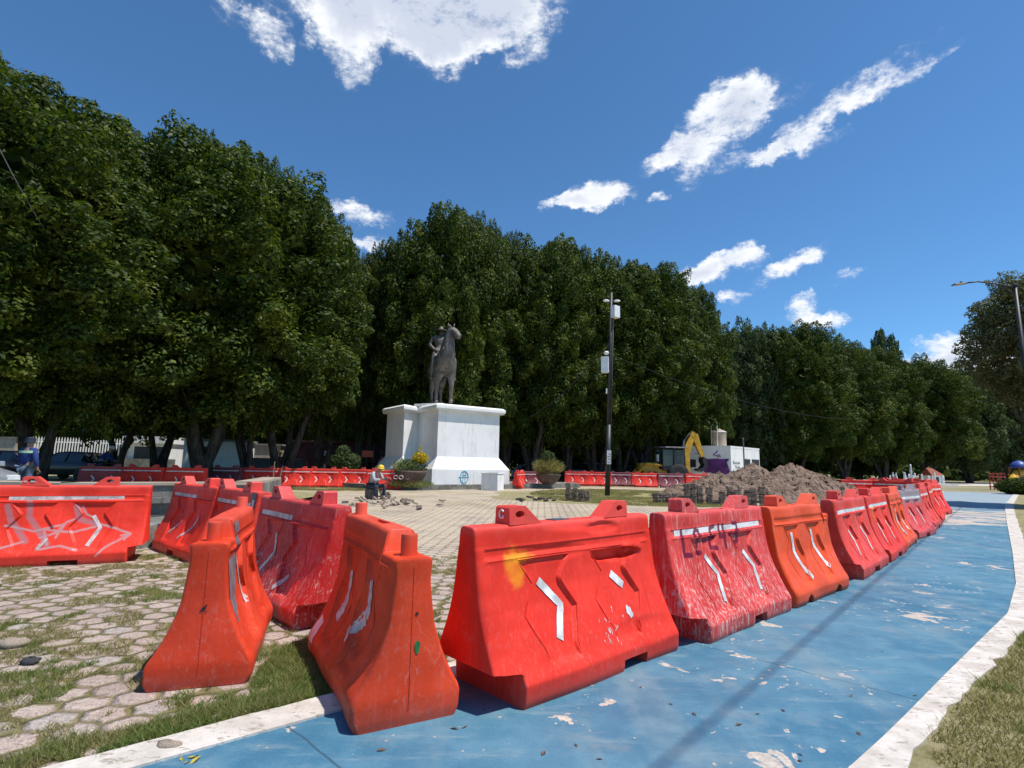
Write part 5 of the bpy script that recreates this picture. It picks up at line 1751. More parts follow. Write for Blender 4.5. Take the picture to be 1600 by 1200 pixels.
pl = bowl(641, 28.9, .27, .86, .74, 'round clay bowl with sprayed pale scribble, left of the pedestal front')
gp = empty('potted_plant', tuple(pl.location + Vector((0, 0, .62))), 0, 'bushy green plant topped by yellow leaves, growing in the scribbled bowl', 'plant')
foliage('grass_clump', (-.30, 0, .25), (.62, .7, .36), 900, .14, 'grass_green', gp, 3, blade=True)
foliage('leaves', (.05, .1, .30), (.85, .7, .40), 1500, .055, 'leaf_pale', gp, 4)
foliage('yellow_leaves', (.45, .1, .78), (.46, .4, .34), 800, .065, 'leaf_yellow', gp, 5)
foliage('yellow_leaves', (.42, .1, 1.18), (.12, .1, .34), 90, .05, 'leaf_yellow', gp, 6)
mb = MB()
for k in range(3):
    mb.tube([(-.62 + .30 * k + .11 * math.cos(t_) , -.80 + .13 * abs(k - 1) - .03, .40 + .09 * math.sin(t_)) for t_ in [math.pi * j / 5 for j in range(11)]], .018, 4)
mb.build('scribble', 'tape_worn', pl)
foliage('grass_ring', (0, 0, .0), (1.15, 1.0, .22), 2200, .10, 'grass_green', pl, 7, blade=True)
pr_ = bowl(857, 34, .27, .78, .62, 'round clay bowl holding spiky grass, right of the pedestal')
gp2 = empty('potted_plant', tuple(pr_.location + Vector((0, 0, .5))), 0, 'spiky grass and a small leafy top growing in the right hand bowl', 'plant')
foliage('grass_clump', (0, 0, .40), (.80, .7, .48), 2200, .20, 'grass_blades', gp2, 8, blade=True)
foliage('leaves', (-.05, 0, 1.20), (.45, .4, .35), 700, .06, 'leaf_pale', gp2, 9)
mb = MB(); mb.tube([(0, 0, 0), (-.03, 0, 1.2)], .03, 6); mb.build('stem', 'bark', gp2)
p = D(540, 728, 34)
sh = empty('shrub', (p.x, p.y, 0), 0, 'grey green rounded shrub in front of the maroon hut', 'shrub')
foliage('leaves', (0, 0, 1.35), (1.0, .9, .75), 2600, .085, 'leaf_pale', sh, 10); foliage('leaves', (-.15, 0, 2.0), (.5, .5, .45), 700, .08, 'leaf_pale', sh, 11)
mb = MB(); mb.tube([(0, 0, 0), (.05, 0, 1.4)], .06, 6); mb.build('stem', 'bark', sh)
p = D(1602, 760, 39)
hg = empty('hedge', (p.x, p.y, 0), 0, 'dark clipped round hedge at the right edge beside the lawn', 'hedge')
foliage('leaves', (0, 0, .55), (1.7, 1.6, .62), 9000, .10, 'leaf_dark', hg, 12)
mb = MB(); mb.tube([(0, 0, 0), (0, 0, 1.0)], .08, 6); mb.build('stem', 'bark', hg)

# ------------------------------------------------------------------ black pole
p = G(949, 776)
pole = empty('utility_pole', (p.x, p.y, 0), 0, 'tall slim black pole with two white boxes, leaning slightly right', 'pole')
lean = math.tan(R(1.55))
mb = MB(); mb.tube([(0, 0, 0), (lean * 3.4, 0, 3.4)], [.125, .115], 12); mb.tube([(lean * 3.4, 0, 3.4), (lean * 10.0, 0, 10.0)], [.095, .07], 12)
mb.tube([(.10, -.02, 0.2), (.12 + lean * 9.2, -.02, 9.2)], .028, 6); mb.build('shaft', 'pole_paint', pole, True)
for nm, cx_, cz_, dm in (('equipment_box', .20, 9.0, (.38, .30, .60)), ('equipment_box', -.25, 6.32, (.36, .30, .78))):
    mb = MB(); mb.box((lean * cz_ + cx_, -.06, cz_), dm, Matrix.Rotation(R(35 if cx_ > 0 else -15), 3, 'Z'), 1, .012); bx_ = mb.build(nm, 'white_metal', pole)
    m2 = MB(); m2.box((lean * cz_ + cx_ * .4, -.02, cz_ + .2), (abs(cx_) * 1.1, .05, .05)); m2.build('bracket', 'dark_metal', bx_)
for sg in (-1, 1):
    mb = MB(); mb.ball((lean * 9.55 + sg * .27, -.12, 9.55), (.17, .09, .06), 12, 8); hd_ = mb.build('flood_lamp', 'white_metal', pole, True)
    m2 = MB(); m2.tube([(lean * 9.5, 0, 9.5), (lean * 9.55 + sg * .22, -.08, 9.5)], .025, 6); m2.build('arm', 'dark_metal', hd_)
mb = MB(); mb.ball((lean * 6.95 - .19, -.05, 6.92), (.13, .10, .10), 10, 7); mb.build('camera_dome', 'white_metal', pole, True)
mb = MB(); mb.tube([(lean * 6.9 - .12, -.05, 6.9), (lean * 7.5 - .12, -.05, 7.35)], .012, 5); mb.build('aerial', 'dark_metal', pole)
mb = MB(); mb.tube([(lean * 4.9 - .16, -.1, 4.9), (lean * 5.15 - .16, -.1, 5.15)], .035, 6); mb.build('socket', 'white_metal', pole)
mb = MB(); mb.box((lean * 1.85 + .02, -.13, 1.85), (.20, .012, .66), Matrix.Rotation(R(1.5), 3, 'Y')); po = mb.build('poster', 'tape_white', pole)
mb = MB()
for k in range(4): mb.box((lean * 1.85 + .02 + .03 * (k % 2), -.139, 1.62 + .13 * k), (.12, .004, .025))
mb.build('poster_print', 'shade_grey', po)


def cable(name, a, b_, sag, rad_, label, mat='dark_metal', n=26):
    a, b_ = Vector(a), Vector(b_); mb = MB(); pts = []
    for i in range(n + 1):
        f = i / n; q = a.lerp(b_, f); q.z -= sag * 4 * f * (1 - f); pts.append(q)
    mb.tube(pts, rad_, 5); return tag(mb.build(name, mat), label, 'cable')


px0 = Vector(pole.location)
cable('cable', px0 + Vector((lean * 7.7, -.05, 7.55)), D(820, 655, 36), .5, .022, 'black cable falling left from the pole into the trees')
cable('cable', px0 + Vector((lean * 6.9 + .1, -.05, 6.8)), D(1330, 655, 44), .7, .009, 'thin cable running right from the pole over the hut')
cable('cable', D(-40, 150, 14), D(216, 512, 23), 1.1, .016, 'thin wire drooping across the left tree crowns', 'galvanised')
# overhead line whose shadow crosses the path
sd2 = sdir.normalized()


def up_to(pt, h): return Vector(pt) + sd2 * (h / sd2.z)


g0, g1 = Vector((-3.0, -1.40, 0)), Vector((19, 23.33, 0))
cable('overhead_line', up_to(g0, 8.2), up_to(g1, 8.2), .0, .014, 'bundled overhead line high above the blue path, its long shadow lying across it')

# street lamp at the right
tp = D(1586, 447, 19)
lamp = empty('street_lamp', (tp.x, tp.y, 0), 0, 'slim grey street lamp with one long arm reaching left over the lawn', 'street lamp')
mb = MB(); mb.tube([(0, 0, 0), (0, 0, 4), (0, 0, tp.z)], [.10, .08, .055], 12); mb.lathe((0, 0, 0), [(.20, 0), (.20, .03), (.11, .05)], 12); mb.build('pole', 'pole_paint', lamp, True)
mb = MB(); mb.tube([(0, 0, tp.z - .05), (-.6, .02, tp.z + .06), (-1.3, .04, tp.z + .16), (-1.75, .05, tp.z + .10)], [.035, .032, .028, .026], 8); mb.tube([(0, 0, tp.z - .6), (-.12, 0, tp.z - .3), (-.45, .01, tp.z + .02)], .018, 6); mb.build('arm', 'pole_paint', lamp, True)
mb = MB(); mb.box((-1.98, .06, tp.z + .06), (.52, .20, .055), Matrix.Rotation(R(-7), 3, 'Y'), .8, .03); hd_ = mb.build('lamp_head', 'dark_metal', lamp)
mb = MB(); mb.box((-1.98, .06, tp.z + .027), (.34, .14, .014), Matrix.Rotation(R(-7), 3, 'Y')); mb.build('lens', 'lamp_lens', hd_)
mb = MB(); mb.lathe((-1.9, .06, tp.z + .09), [(.035, 0), (.035, .06), (.02, .075)], 10); mb.build('sensor', 'dark_metal', hd_)
mb = MB(); mb.lathe((0, 0, tp.z - .02), [(.075, 0), (.075, .08), (.03, .11)], 10); mb.build('cap', 'dark_metal', lamp)

# ------------------------------------------------------------------ soil heap
rs = np.random.RandomState(3)
mc = Vector((11.5, 25.6, 0))
NX, NY = 190, 130


def vnoise(x, y, s_, seed):
    """value noise on a lattice"""
    r_ = np.random.RandomState(seed).rand(97, 97)
    X, Y = x / s_ + 50, y / s_ + 50
    i, j = np.floor(X).astype(int), np.floor(Y).astype(int); fx, fy = X - i, Y - j
    fx = fx * fx * (3 - 2 * fx); fy = fy * fy * (3 - 2 * fy); i %= 96; j %= 96
    return (r_[i, j] * (1 - fx) + r_[i + 1, j] * fx) * (1 - fy) + (r_[i, j + 1] * (1 - fx) + r_[i + 1, j + 1] * fx) * fy


gx, gy = np.meshgrid(np.linspace(-5.2, 5.2, NX), np.linspace(-3.0, 3.0, NY), indexing='ij')
hh_ = np.zeros_like(gx)
for (x0, y0, rx_, ry_, h_) in [(-1.9, 0, 2.8, 2.4, 1.10), (-.2, .2, 2.6, 2.5, 1.66), (1.5, 0, 2.8, 2.5, 1.70), (-3.4, -.2, 1.7, 1.8, .62), (3.1, -.1, 2.1, 2.0, 1.15), (.6, -.9, 2.6, 1.8, 1.1)]:
    q = np.sqrt(((gx - x0) / rx_) ** 2 + ((gy - y0) / ry_) ** 2); hh_ = np.maximum(hh_, h_ * np.clip(1 - q, 0, 1) ** .80)
amp = np.clip(hh_ / .5, 0, 1)
hh_ = hh_ + amp * ((vnoise(gx, gy, .7, 1) - .5) * .26 + (vnoise(gx, gy, .28, 2) - .5) * .15 + (vnoise(gx, gy, .12, 3) - .5) * .15)
hh_ = hh_ + amp * .10 * (vnoise(gx, gy, .2, 5) > .72)
hh_ = np.where(amp <= 0, -.06, hh_)
V = np.stack([gx, gy, hh_], -1).reshape(-1, 3)
ids = np.arange(NX * NY).reshape(NX, NY)
F = np.stack([ids[:-1, :-1], ids[1:, :-1], ids[1:, 1:], ids[:-1, 1:]], -1).reshape(-1, 4)
F = F[(hh_.reshape(-1)[F] > -.05).any(1)]
heap = mesh_obj('soil_heap', V.tolist(), F.tolist(), 'soil')
heap.location = (mc.x, mc.y, 0); tag(heap, 'big heap of dug brown soil behind the paver stacks', 'soil heap')
rgh = random.Random(8)


def rock_mesh(seed, sx=1, sy=1, sz=.6):
    r_ = random.Random(seed); mb = MB(); mb.ball((0, 0, 0), 1, 9, 6, .22, r_)
    mb.V = [(x * sx, y * sy, z * sz) for x, y, z in mb.V]
    return mb


cl_me = []
for k in range(3):
    o = rock_mesh(20 + k).build('soil_clod', 'soil'); cl_me.append(o)
for i in range(46):
    x, y = rgh.uniform(-4.2, 4.2), rgh.uniform(-2.6, .6)
    ix_, iy_ = int((x + 5.2) / 10.4 * (NX - 1)), int((y + 3) / 6 * (NY - 1)); z = hh_[ix_, iy_]
    if z < 0: z = 0
    o = cl_me[i] if i < 3 else cl_me[i % 3].copy()
    if i >= 3: COL.objects.link(o)
    s_ = rgh.uniform(.04, .12); o.scale = (s_, s_, s_); o.rotation_euler = (rgh.uniform(0, 6), 0, rgh.uniform(0, 6)); o.location = (mc.x + x, mc.y + y, z + s_ * .3)
    tag(o, 'loose brown clod lying on the face of the soil heap', 'clod', 'clods on the soil heap')

# ------------------------------------------------------------------ paver stacks


def paver_mesh():
    """interlocking paver: a block with wavy long sides"""
    poly = []
    w_, h_ = .115, .085
    for (x, y) in [(-w_, -h_), (-w_ * .6, -h_ * .72), (0, -h_ * .72), (w_ * .6, -h_), (w_, -h_ * .8), (w_, h_ * .8), (w_ * .6, h_), (0, h_ * .72), (-w_ * .6, h_ * .72), (-w_, h_)]:
        poly.append((x, y))
    mb = MB(); mb.prism(poly, 0, .058); return mb


pv0 = paver_mesh().build('paver', 'paver_block')
first = [True]
simple('paver_brown', (.21, .155, .115), .95, 0, .5, 7, .5); simple('paver_dark', (.085, .068, .058), .95, 0, .5, 7, .5)


def pav(loc_, rot, label, group, mat=None):
    if first[0]: o = pv0; first[0] = False
    else: o = pv0.copy(); COL.objects.link(o)
    o.location = loc_; o.rotation_euler = rot; tag(o, label, 'paver', group)
    if mat: o.material_slots[0].link = 'OBJECT'; o.material_slots[0].material = MATS[mat]
    return o


rp_ = random.Random(21)


ORD = ['top', 'second', 'third', 'fourth', 'fifth', 'sixth', 'seventh', 'eighth', 'ninth', 'tenth', 'eleventh', 'twelfth']


def stack(px, d, cols, n_, what, deg=0, gap=.252, jit=.022):
    p = D(px, 760, d); a = R(deg)
    cn = {1: [''], 2: ['left column of ', 'right column of '], 3: ['left column of ', 'middle column of ', 'right column of '],
          5: ['first column of ', 'second column of ', 'third column of ', 'fourth column of ', 'fifth column of ']}[cols]
    for c_ in range(cols):
        nn_ = n_[c_ % len(n_)] if isinstance(n_, (list, tuple)) else n_
        for k in range(nn_):
            o_ = ORD[nn_ - 1 - k]
            lab = ('topmost paver in the ' if o_ == 'top' else o_ + ' paver from the top in the ') + cn[c_] + ('the ' if cn[c_] else '') + what
            pav((p.x + (c_ - (cols - 1) / 2) * gap * math.cos(a) + rp_.uniform(-jit, jit), p.y + (c_ - (cols - 1) / 2) * gap * math.sin(a) + rp_.uniform(-jit, jit), .01 + k * .066), (rp_.uniform(-.04, .04), rp_.uniform(-.045, .045), a + rp_.uniform(-.3, .3)), lab, 'stacked pavers', rp_.choice(['paver_brown', 'paver_dark', 'paver_block', 'paver_brown'])).scale = (rp_.uniform(.84, 1.06), 1, .92)


stack(1044, 22.0, 5, [6, 6, 6, 6, 5], 'long low stack')
stack(1083, 21.8, 3, [12, 12, 11], 'tall stack')
stack(1113, 21.6, 2, [10, 3], 'broken stack')
stack(1128, 21.5, 1, [8], 'narrow middle stack')
stack(1146, 21.6, 2, [11, 9], 'ragged stack')
stack(1172, 21.7, 2, [9, 10], 'square stack')
stack(1190, 21.6, 1, [11], 'slim stack')
stack(1205, 21.8, 2, [8, 6], 'last stack at the right')
stack(893, 22.4, 2, [11, 8], 'lone stack near the pole')
stack(912, 21.9, 2, [7, 7], 'low lone stack')
stack(602, 21.5, 2, [6, 4], 'pile beside the seated worker', 40, .2, .05)
for i in range(34):
    mt_ = rp_.choice(['paver_pale', 'paver_block', 'paver_pale'])
    p = G(rp_.gauss(612, 40), rp_.gauss(789, 3.2)); pav((p.x, p.y, .03 + rp_.uniform(0, .05)), (rp_.uniform(-.5, .5), rp_.uniform(-.5, .5), rp_.uniform(0, 6)), ('pale' if mt_ == 'paver_pale' else 'dark') + ' loose paver strewn on the ground before the seated worker', ('pale' if mt_ == 'paver_pale' else 'dark') + ' loose pavers before the worker', mt_)
for i in range(12):
    p = G(rp_.gauss(845, 18), rp_.gauss(782, 2)); pav((p.x, p.y, .03), (rp_.uniform(-.3, .3), rp_.uniform(-.3, .3), rp_.uniform(0, 6)), 'loose dark paver lying left of the lone stack', 'loose pavers left of the lone stack')

# ------------------------------------------------------------------ white hut with tank
hc_ = D(1143, 740, 45)
hut = empty('service_hut', (hc_.x, hc_.y, 0), 0, 'flat roofed white hut with purple spray paint behind the soil heap', 'hut')
eR = Vector((4.9, 5.2, 0)).normalized(); eL = Vector((-.93, .42, 0)).normalized()
lenR, lenL, hH = 6.6, 3.4, 3.3
P0 = Vector((0, 0, 0)); P1 = eR * lenR; P3 = eL * lenL; P2 = P1 + P3
mb = MB(); mb.prism([tuple(q[:2]) for q in (P0, P1, P2, P3)], 0, hH - .15); mb.build('wall', 'white_render', hut)
mb = MB(); k_ = 1.01; cc2 = (P0 + P2) / 2
mb.prism([tuple((cc2 + (q - cc2) * k_)[:2]) for q in (P0, P1, P2, P3)], hH - .15, hH); mb.build('roof', 'white_render', hut)
nR = Vector((eR.y, -eR.x, 0)); nL = Vector((eL.y, -eL.x, 0)) * -1
if nL.y > 0: nL = -nL


def wall_quad(mb, e, nrm, x0, x1, z0, z1, off, P=P0):
    a = P + e * x0 + nrm * off; b_ = P + e * x1 + nrm * off
    a2, b2 = a - nrm * .02, b_ - nrm * .02
    V = [(a.x, a.y, z0), (b_.x, b_.y, z0), (b_.x, b_.y, z1), (a.x, a.y, z1), (a2.x, a2.y, z0), (b2.x, b2.y, z0), (b2.x, b2.y, z1), (a2.x, a2.y, z1)]
    mb.add(V, [(0, 1, 2, 3), (4, 7, 6, 5), (0, 4, 5, 1), (1, 5, 6, 2), (2, 6, 7, 3), (3, 7, 4, 0)])


for (x0, x1) in ((3.0, 4.25), (4.65, 6.45)):
    mb = MB(); wall_quad(mb, eR, nR, x0, x1, .2, 2.3, .02); wd_ = mb.build('window', 'dark_opening', hut)
    mb = MB(); wall_quad(mb, eR, nR, x0 + .05, x1 - .05, 2.24, 2.30, .05); mb.build('frame', 'galvanised', wd_)
mb = MB(); wall_quad(mb, eL, nL, 2.75, 3.2, 1.5, 2.15, .02); mb.build('window', 'dark_opening', hut)
mb = MB(); c0 = P0 + eR * 2.75 + nR * .05; mb.tube([(c0.x, c0.y, 0), (c0.x, c0.y, 3.95)], .05, 8); mb.ball((c0.x, c0.y, 4.0), .08, 8, 6); mb.build('pipe', 'shade_grey', hut)
# purple mural: apron shape with a hook above
mb = MB()


def lpt(x, z, off=.03): 
    q = P0 + eL * x + nL * off; return (q.x, q.y, z)


outl = [(.15, 2.25), (.20, 2.05), (.32, 2.00), (.28, 1.80), (.20, 1.55), (.12, 1.25), (.15, .95), (.35, 1.0), (.6, .85), (.85, 1.0), (1.1, .85), (1.4, .95), (1.65, 1.1), (1.9, 1.05), (2.15, 1.15), (2.2, 1.4), (2.05, 1.75), (1.95, 2.0), (2.15, 1.98), (2.2, 2.08), (1.8, 2.2), (1.2, 2.24), (.6, 2.22)]
mb.add([lpt(1.15, 1.6)] + [lpt(x, z) for x, z in outl], [(0, 1 + (i + 1) % len(outl), 1 + i) for i in range(len(outl))])
mb.build('mural', 'spray_purple', hut)
mb = MB(); mb.tube([lpt(x, z, .03) for x, z in [(1.0, 2.25), (1.0, 2.42), (.78, 2.38), (.85, 2.55), (1.25, 2.45), (1.35, 2.55), (1.05, 2.78), (1.0, 2.92)]], .035, 5); mb.build('sprayed_hook', 'spray_purple', hut)
mb = MB()
for (cx_, cz_, rr_) in ((1.45, .78, .2), (1.62, .62, .14), (1.3, .55, .15)): mb.tube([lpt(cx_ + rr_ * math.cos(a), cz_ + rr_ * math.sin(a), .035) for a in [k * .63 for k in range(11)]], .022, 4)
mb.build('sprayed_scribble', 'tape_worn', hut)
fo = bpy.data.curves.new('lettering', 'FONT')


def rpt(x, z): q = P0 + eR * x + nR * .03; return (q.x, q.y, z)


random.seed(9)
for row in range(3):   # illegible rows of stencilled letters, as short blocks
    x = .42
    for k in range(6 if row != 1 else 4):
        if row == 1 and k == 0: x += .5
        mb = MB(); hgt = .26 if k == 0 else .17; z0 = 1.82 - .36 * row
        mb.tube([rpt(x, z0), rpt(x, z0 + hgt)], .022, 4)
        if k % 2 == 0: mb.tube([rpt(x, z0 + hgt), rpt(x + .13, z0 + hgt)], .02, 4)
        if k % 3 != 2: mb.tube([rpt(x, z0 + hgt * .5), rpt(x + .12, z0 + hgt * .5)], .02, 4)
        mb.build('wall_letter', 'shade_grey', hut); x += .26
mb = MB(); q = P0 + eL * 1.35 + eR * 1.2
tank = empty('water_tank', (hc_.x + q.x, hc_.y + q.y, hH), 0, 'beige round water tank with a domed lid on the hut roof', 'tank')
mb = MB(); prf = [(.60, 0)]
for k in range(6): prf += [(.61, .05 + k * .18), (.63, .09 + k * .18), (.61, .15 + k * .18)]
prf += [(.64, 1.17), (.64, 1.22), (.45, 1.34), (.2, 1.42), (.18, 1.48)]
mb.lathe((0, 0, 0), prf, 28); mb.build('body', 'tank_plastic', tank, True)
mb = MB(); mb.lathe((0, 0, 1.17), [(.66, 0), (.66, .05), (.60, .07)], 28); mb.build('rim', 'white_metal', tank, True)
mb = MB(); mb.tube([(-.35, -.66, -.1), (-.35, -.66, 1.7)], .03, 6); mb.tube([(-.68, -.2, -.1), (-.68, -.2, 1.75)], .02, 6); mb.build('vent_pipe', 'white_metal', tank)

# ------------------------------------------------------------------ digger (backhoe loader)
pd = D(1046, 760, 44.3)
dg = empty('backhoe_loader', (pd.x, pd.y, 0), R(0), 'yellow backhoe loader with its digging arm folded up high, parked under the trees', 'digger')
S_ = 1.0
mb = MB()
for y in (-.95, .95):
    pass
for (x, r_, w_, y) in ((.35, .78, .42, -.85), (.35, .78, .42, .85), (-1.55, .52, .34, -.85), (-1.55, .52, .34, .85)):
    mb = MB(); rt = Matrix.Rotation(R(90), 3, 'X')
    mb.lathe((0, 0, 0), [(r_ * .62, -w_ / 2), (r_ * .93, -w_ / 2), (r_, -w_ / 2 + .05), (r_, w_ / 2 - .05), (r_ * .93, w_ / 2), (r_ * .62, w_ / 2)], 26)
    mb.V = [tuple(rt @ Vector(v) + Vector((x, y, r_))) for v in mb.V]; wh = mb.build('wheel', 'tyre', dg, True)
    mb = MB(); mb.lathe((0, 0, 0), [(r_ * .60, -.06), (r_ * .55, .03), (r_ * .2, .05), (.03, .12)], 18); mb.V = [tuple(rt @ Vector(v) + Vector((x, y * 1.08, r_))) for v in mb.V]; mb.build('rim', 'cat_yellow', wh, True)
mb = MB(); mb.box((-.55, 0, .95), (3.1, 1.1, .5), None, .96, .05); mb.box((-1.65, 0, 1.35), (1.5, .95, .55), Matrix.Rotation(R(-4), 3, 'Y'), .9, .08); mb.build('chassis', 'cat_yellow', dg)
mb = MB()
for (x, y) in ((-.75, -.72), (-.75, .72), (.95, -.72), (.95, .72), (.12, -.74), (.12, .74)): mb.tube([(x, y, 1.15), (x * .95, y * .95, 2.72)], .045, 6)
mb.box((.1, 0, 1.25), (1.7, 1.4, .3), None, 1, .04); mb.build('cab_frame', 'dark_metal', dg)
mb = MB(); mb.box((.1, 0, 2.78), (2.15, 1.62, .10), None, .96, .05); mb.build('cab_roof', 'shade_grey', dg)  # roof grey darkened to stand in for tree shade
m_, t, b = base_mat('cab_glass'); setb(t, b, (.06, .08, .08), .1, 0, .6); b.inputs['Transmission Weight'].default_value = .5; MATS['cab_glass'] = m_  # glass colour darkened for the same tree shade
for y in (-.70, .70):
    mb = MB(); mb.box((-.33, y, 2.0), (.72, .02, 1.2)); mb.build('window', 'cab_glass', dg)
    mb = MB(); mb.box((.53, y, 2.0), (.72, .02, 1.2)); mb.build('window', 'cab_glass', dg)
mb = MB(); mb.box((.35, 0, 1.55), (.5, .5, .5), None, .9, .05); mb.box((.55, 0, 1.95), (.14, .5, .6), None, .9, .04); mb.build('seat', 'dark_metal', dg)
mb = MB()
for y in (-.55, .55):
    mb.tube([(-.7, y, 1.45), (-1.9, y, 1.55), (-2.7, y, .75)], [.10, .11, .09], 6)
mb.build('loader_arm', 'cat_yellow', dg)
mb = MB(); pf = [(-2.6, .95), (-2.75, .35), (-3.1, .12), (-3.55, .10), (-3.5, .18), (-3.0, .25), (-2.85, .5), (-2.75, .95)]
n_ = len(pf); V = [(x, y, z) for y in (-1.05, 1.05) for x, z in pf]
mb.add(V, [tuple(range(n_)), tuple(range(2 * n_ - 1, n_ - 1, -1))] + [(i, n_ + i, n_ + (i + 1) % n_, (i + 1) % n_) for i in range(n_)]); mb.build('loader_bucket', 'cat_yellow', dg)
# boom, dipper and bucket of the rear arm


def beam(mb, pts, ws, hs):
    """box beam along a path in the x-z plane: ws widths in y, hs depths"""
    V = []; F = []
    for i, (x, z) in enumerate(pts):
        a = Vector(pts[max(i - 1, 0)]); b_ = Vector(pts[min(i + 1, len(pts) - 1)]); d = (b_ - a).normalized(); n2 = Vector((-d.y, d.x))
        for sy, sn in ((-1, -1), (1, -1), (1, 1), (-1, 1)):
            V.append((x + n2.x * hs[i] * sn / 2, sy * ws[i] / 2, z + n2.y * hs[i] * sn / 2))
    for i in range(len(pts) - 1):
        for k in range(4):
            F.append((i * 4 + k, i * 4 + (k + 1) % 4, i * 4 + 4 + (k + 1) % 4, i * 4 + 4 + k))
    F.append((0, 3, 2, 1)); m4 = 4 * (len(pts) - 1); F.append((m4, m4 + 1, m4 + 2, m4 + 3)); mb.add(V, F)


arm = MB(); beam(arm, [(1.35, .65), (1.22, 1.5), (1.30, 2.4), (1.62, 3.2), (1.92, 3.78)], [.42, .40, .34, .30, .26], [.50, .60, .58, .46, .36]); bo = arm.build('boom', 'cat_yellow', dg)
arm = MB(); beam(arm, [(1.72, 3.92), (2.05, 3.70), (2.32, 2.9), (2.62, 2.1)], [.28, .30, .26, .22], [.30, .46, .38, .26]); dp = arm.build('dipper', 'cat_yellow', dg)
arm = MB(); arm.tube([(1.0, 0, 1.8), (1.20, 0, 3.3)], .07, 8); arm.tube([(1.20, 0, 3.3), (1.70, 0, 3.95)], .04, 8); arm.build('hydraulic_cylinder', 'galvanised', bo)
arm = MB(); arm.tube([(1.75, 0, 2.4), (2.35, 0, 2.35), (2.62, 0, 1.9)], .045, 8); arm.build('hydraulic_cylinder', 'galvanised', dp)
mb = MB(); pf = [(2.50, 2.15), (2.75, 2.05), (2.85, 1.65), (2.70, 1.25), (2.35, 1.05), (2.05, 1.15), (2.15, 1.28), (2.40, 1.30), (2.58, 1.55), (2.45, 1.85)]
n_ = len(pf); V = [(x, y, z) for y in (-.36, .36) for x, z in pf]
mb.add(V, [tuple(range(n_)), tuple(range(2 * n_ - 1, n_ - 1, -1))] + [(i, n_ + i, n_ + (i + 1) % n_, (i + 1) % n_) for i in range(n_)]); mb.build('digging_bucket', 'dark_metal', dg)
for y in (-.9, .9):
    mb = MB(); mb.tube([(1.25, y * .5, 1.0), (1.55, y, .1)], .08, 6); mb.box((1.55, y, .05), (.5, .3, .08)); mb.build('stabiliser', 'cat_yellow', dg)
mb = MB(); mb.tube([(-1.9, .3, 1.6), (-1.9, .3, 2.35)], .045, 8); mb.build('exhaust', 'dark_metal', dg)
mb = MB(); mb.box((-.95, -.2, 2.0), (.12, .3, .5)); mb.build('mirror', 'white_metal', dg)
dg.rotation_euler = (0, 0, R(6)); dg.scale = (1.09, 1.09, 1.09)

# ------------------------------------------------------------------ cars


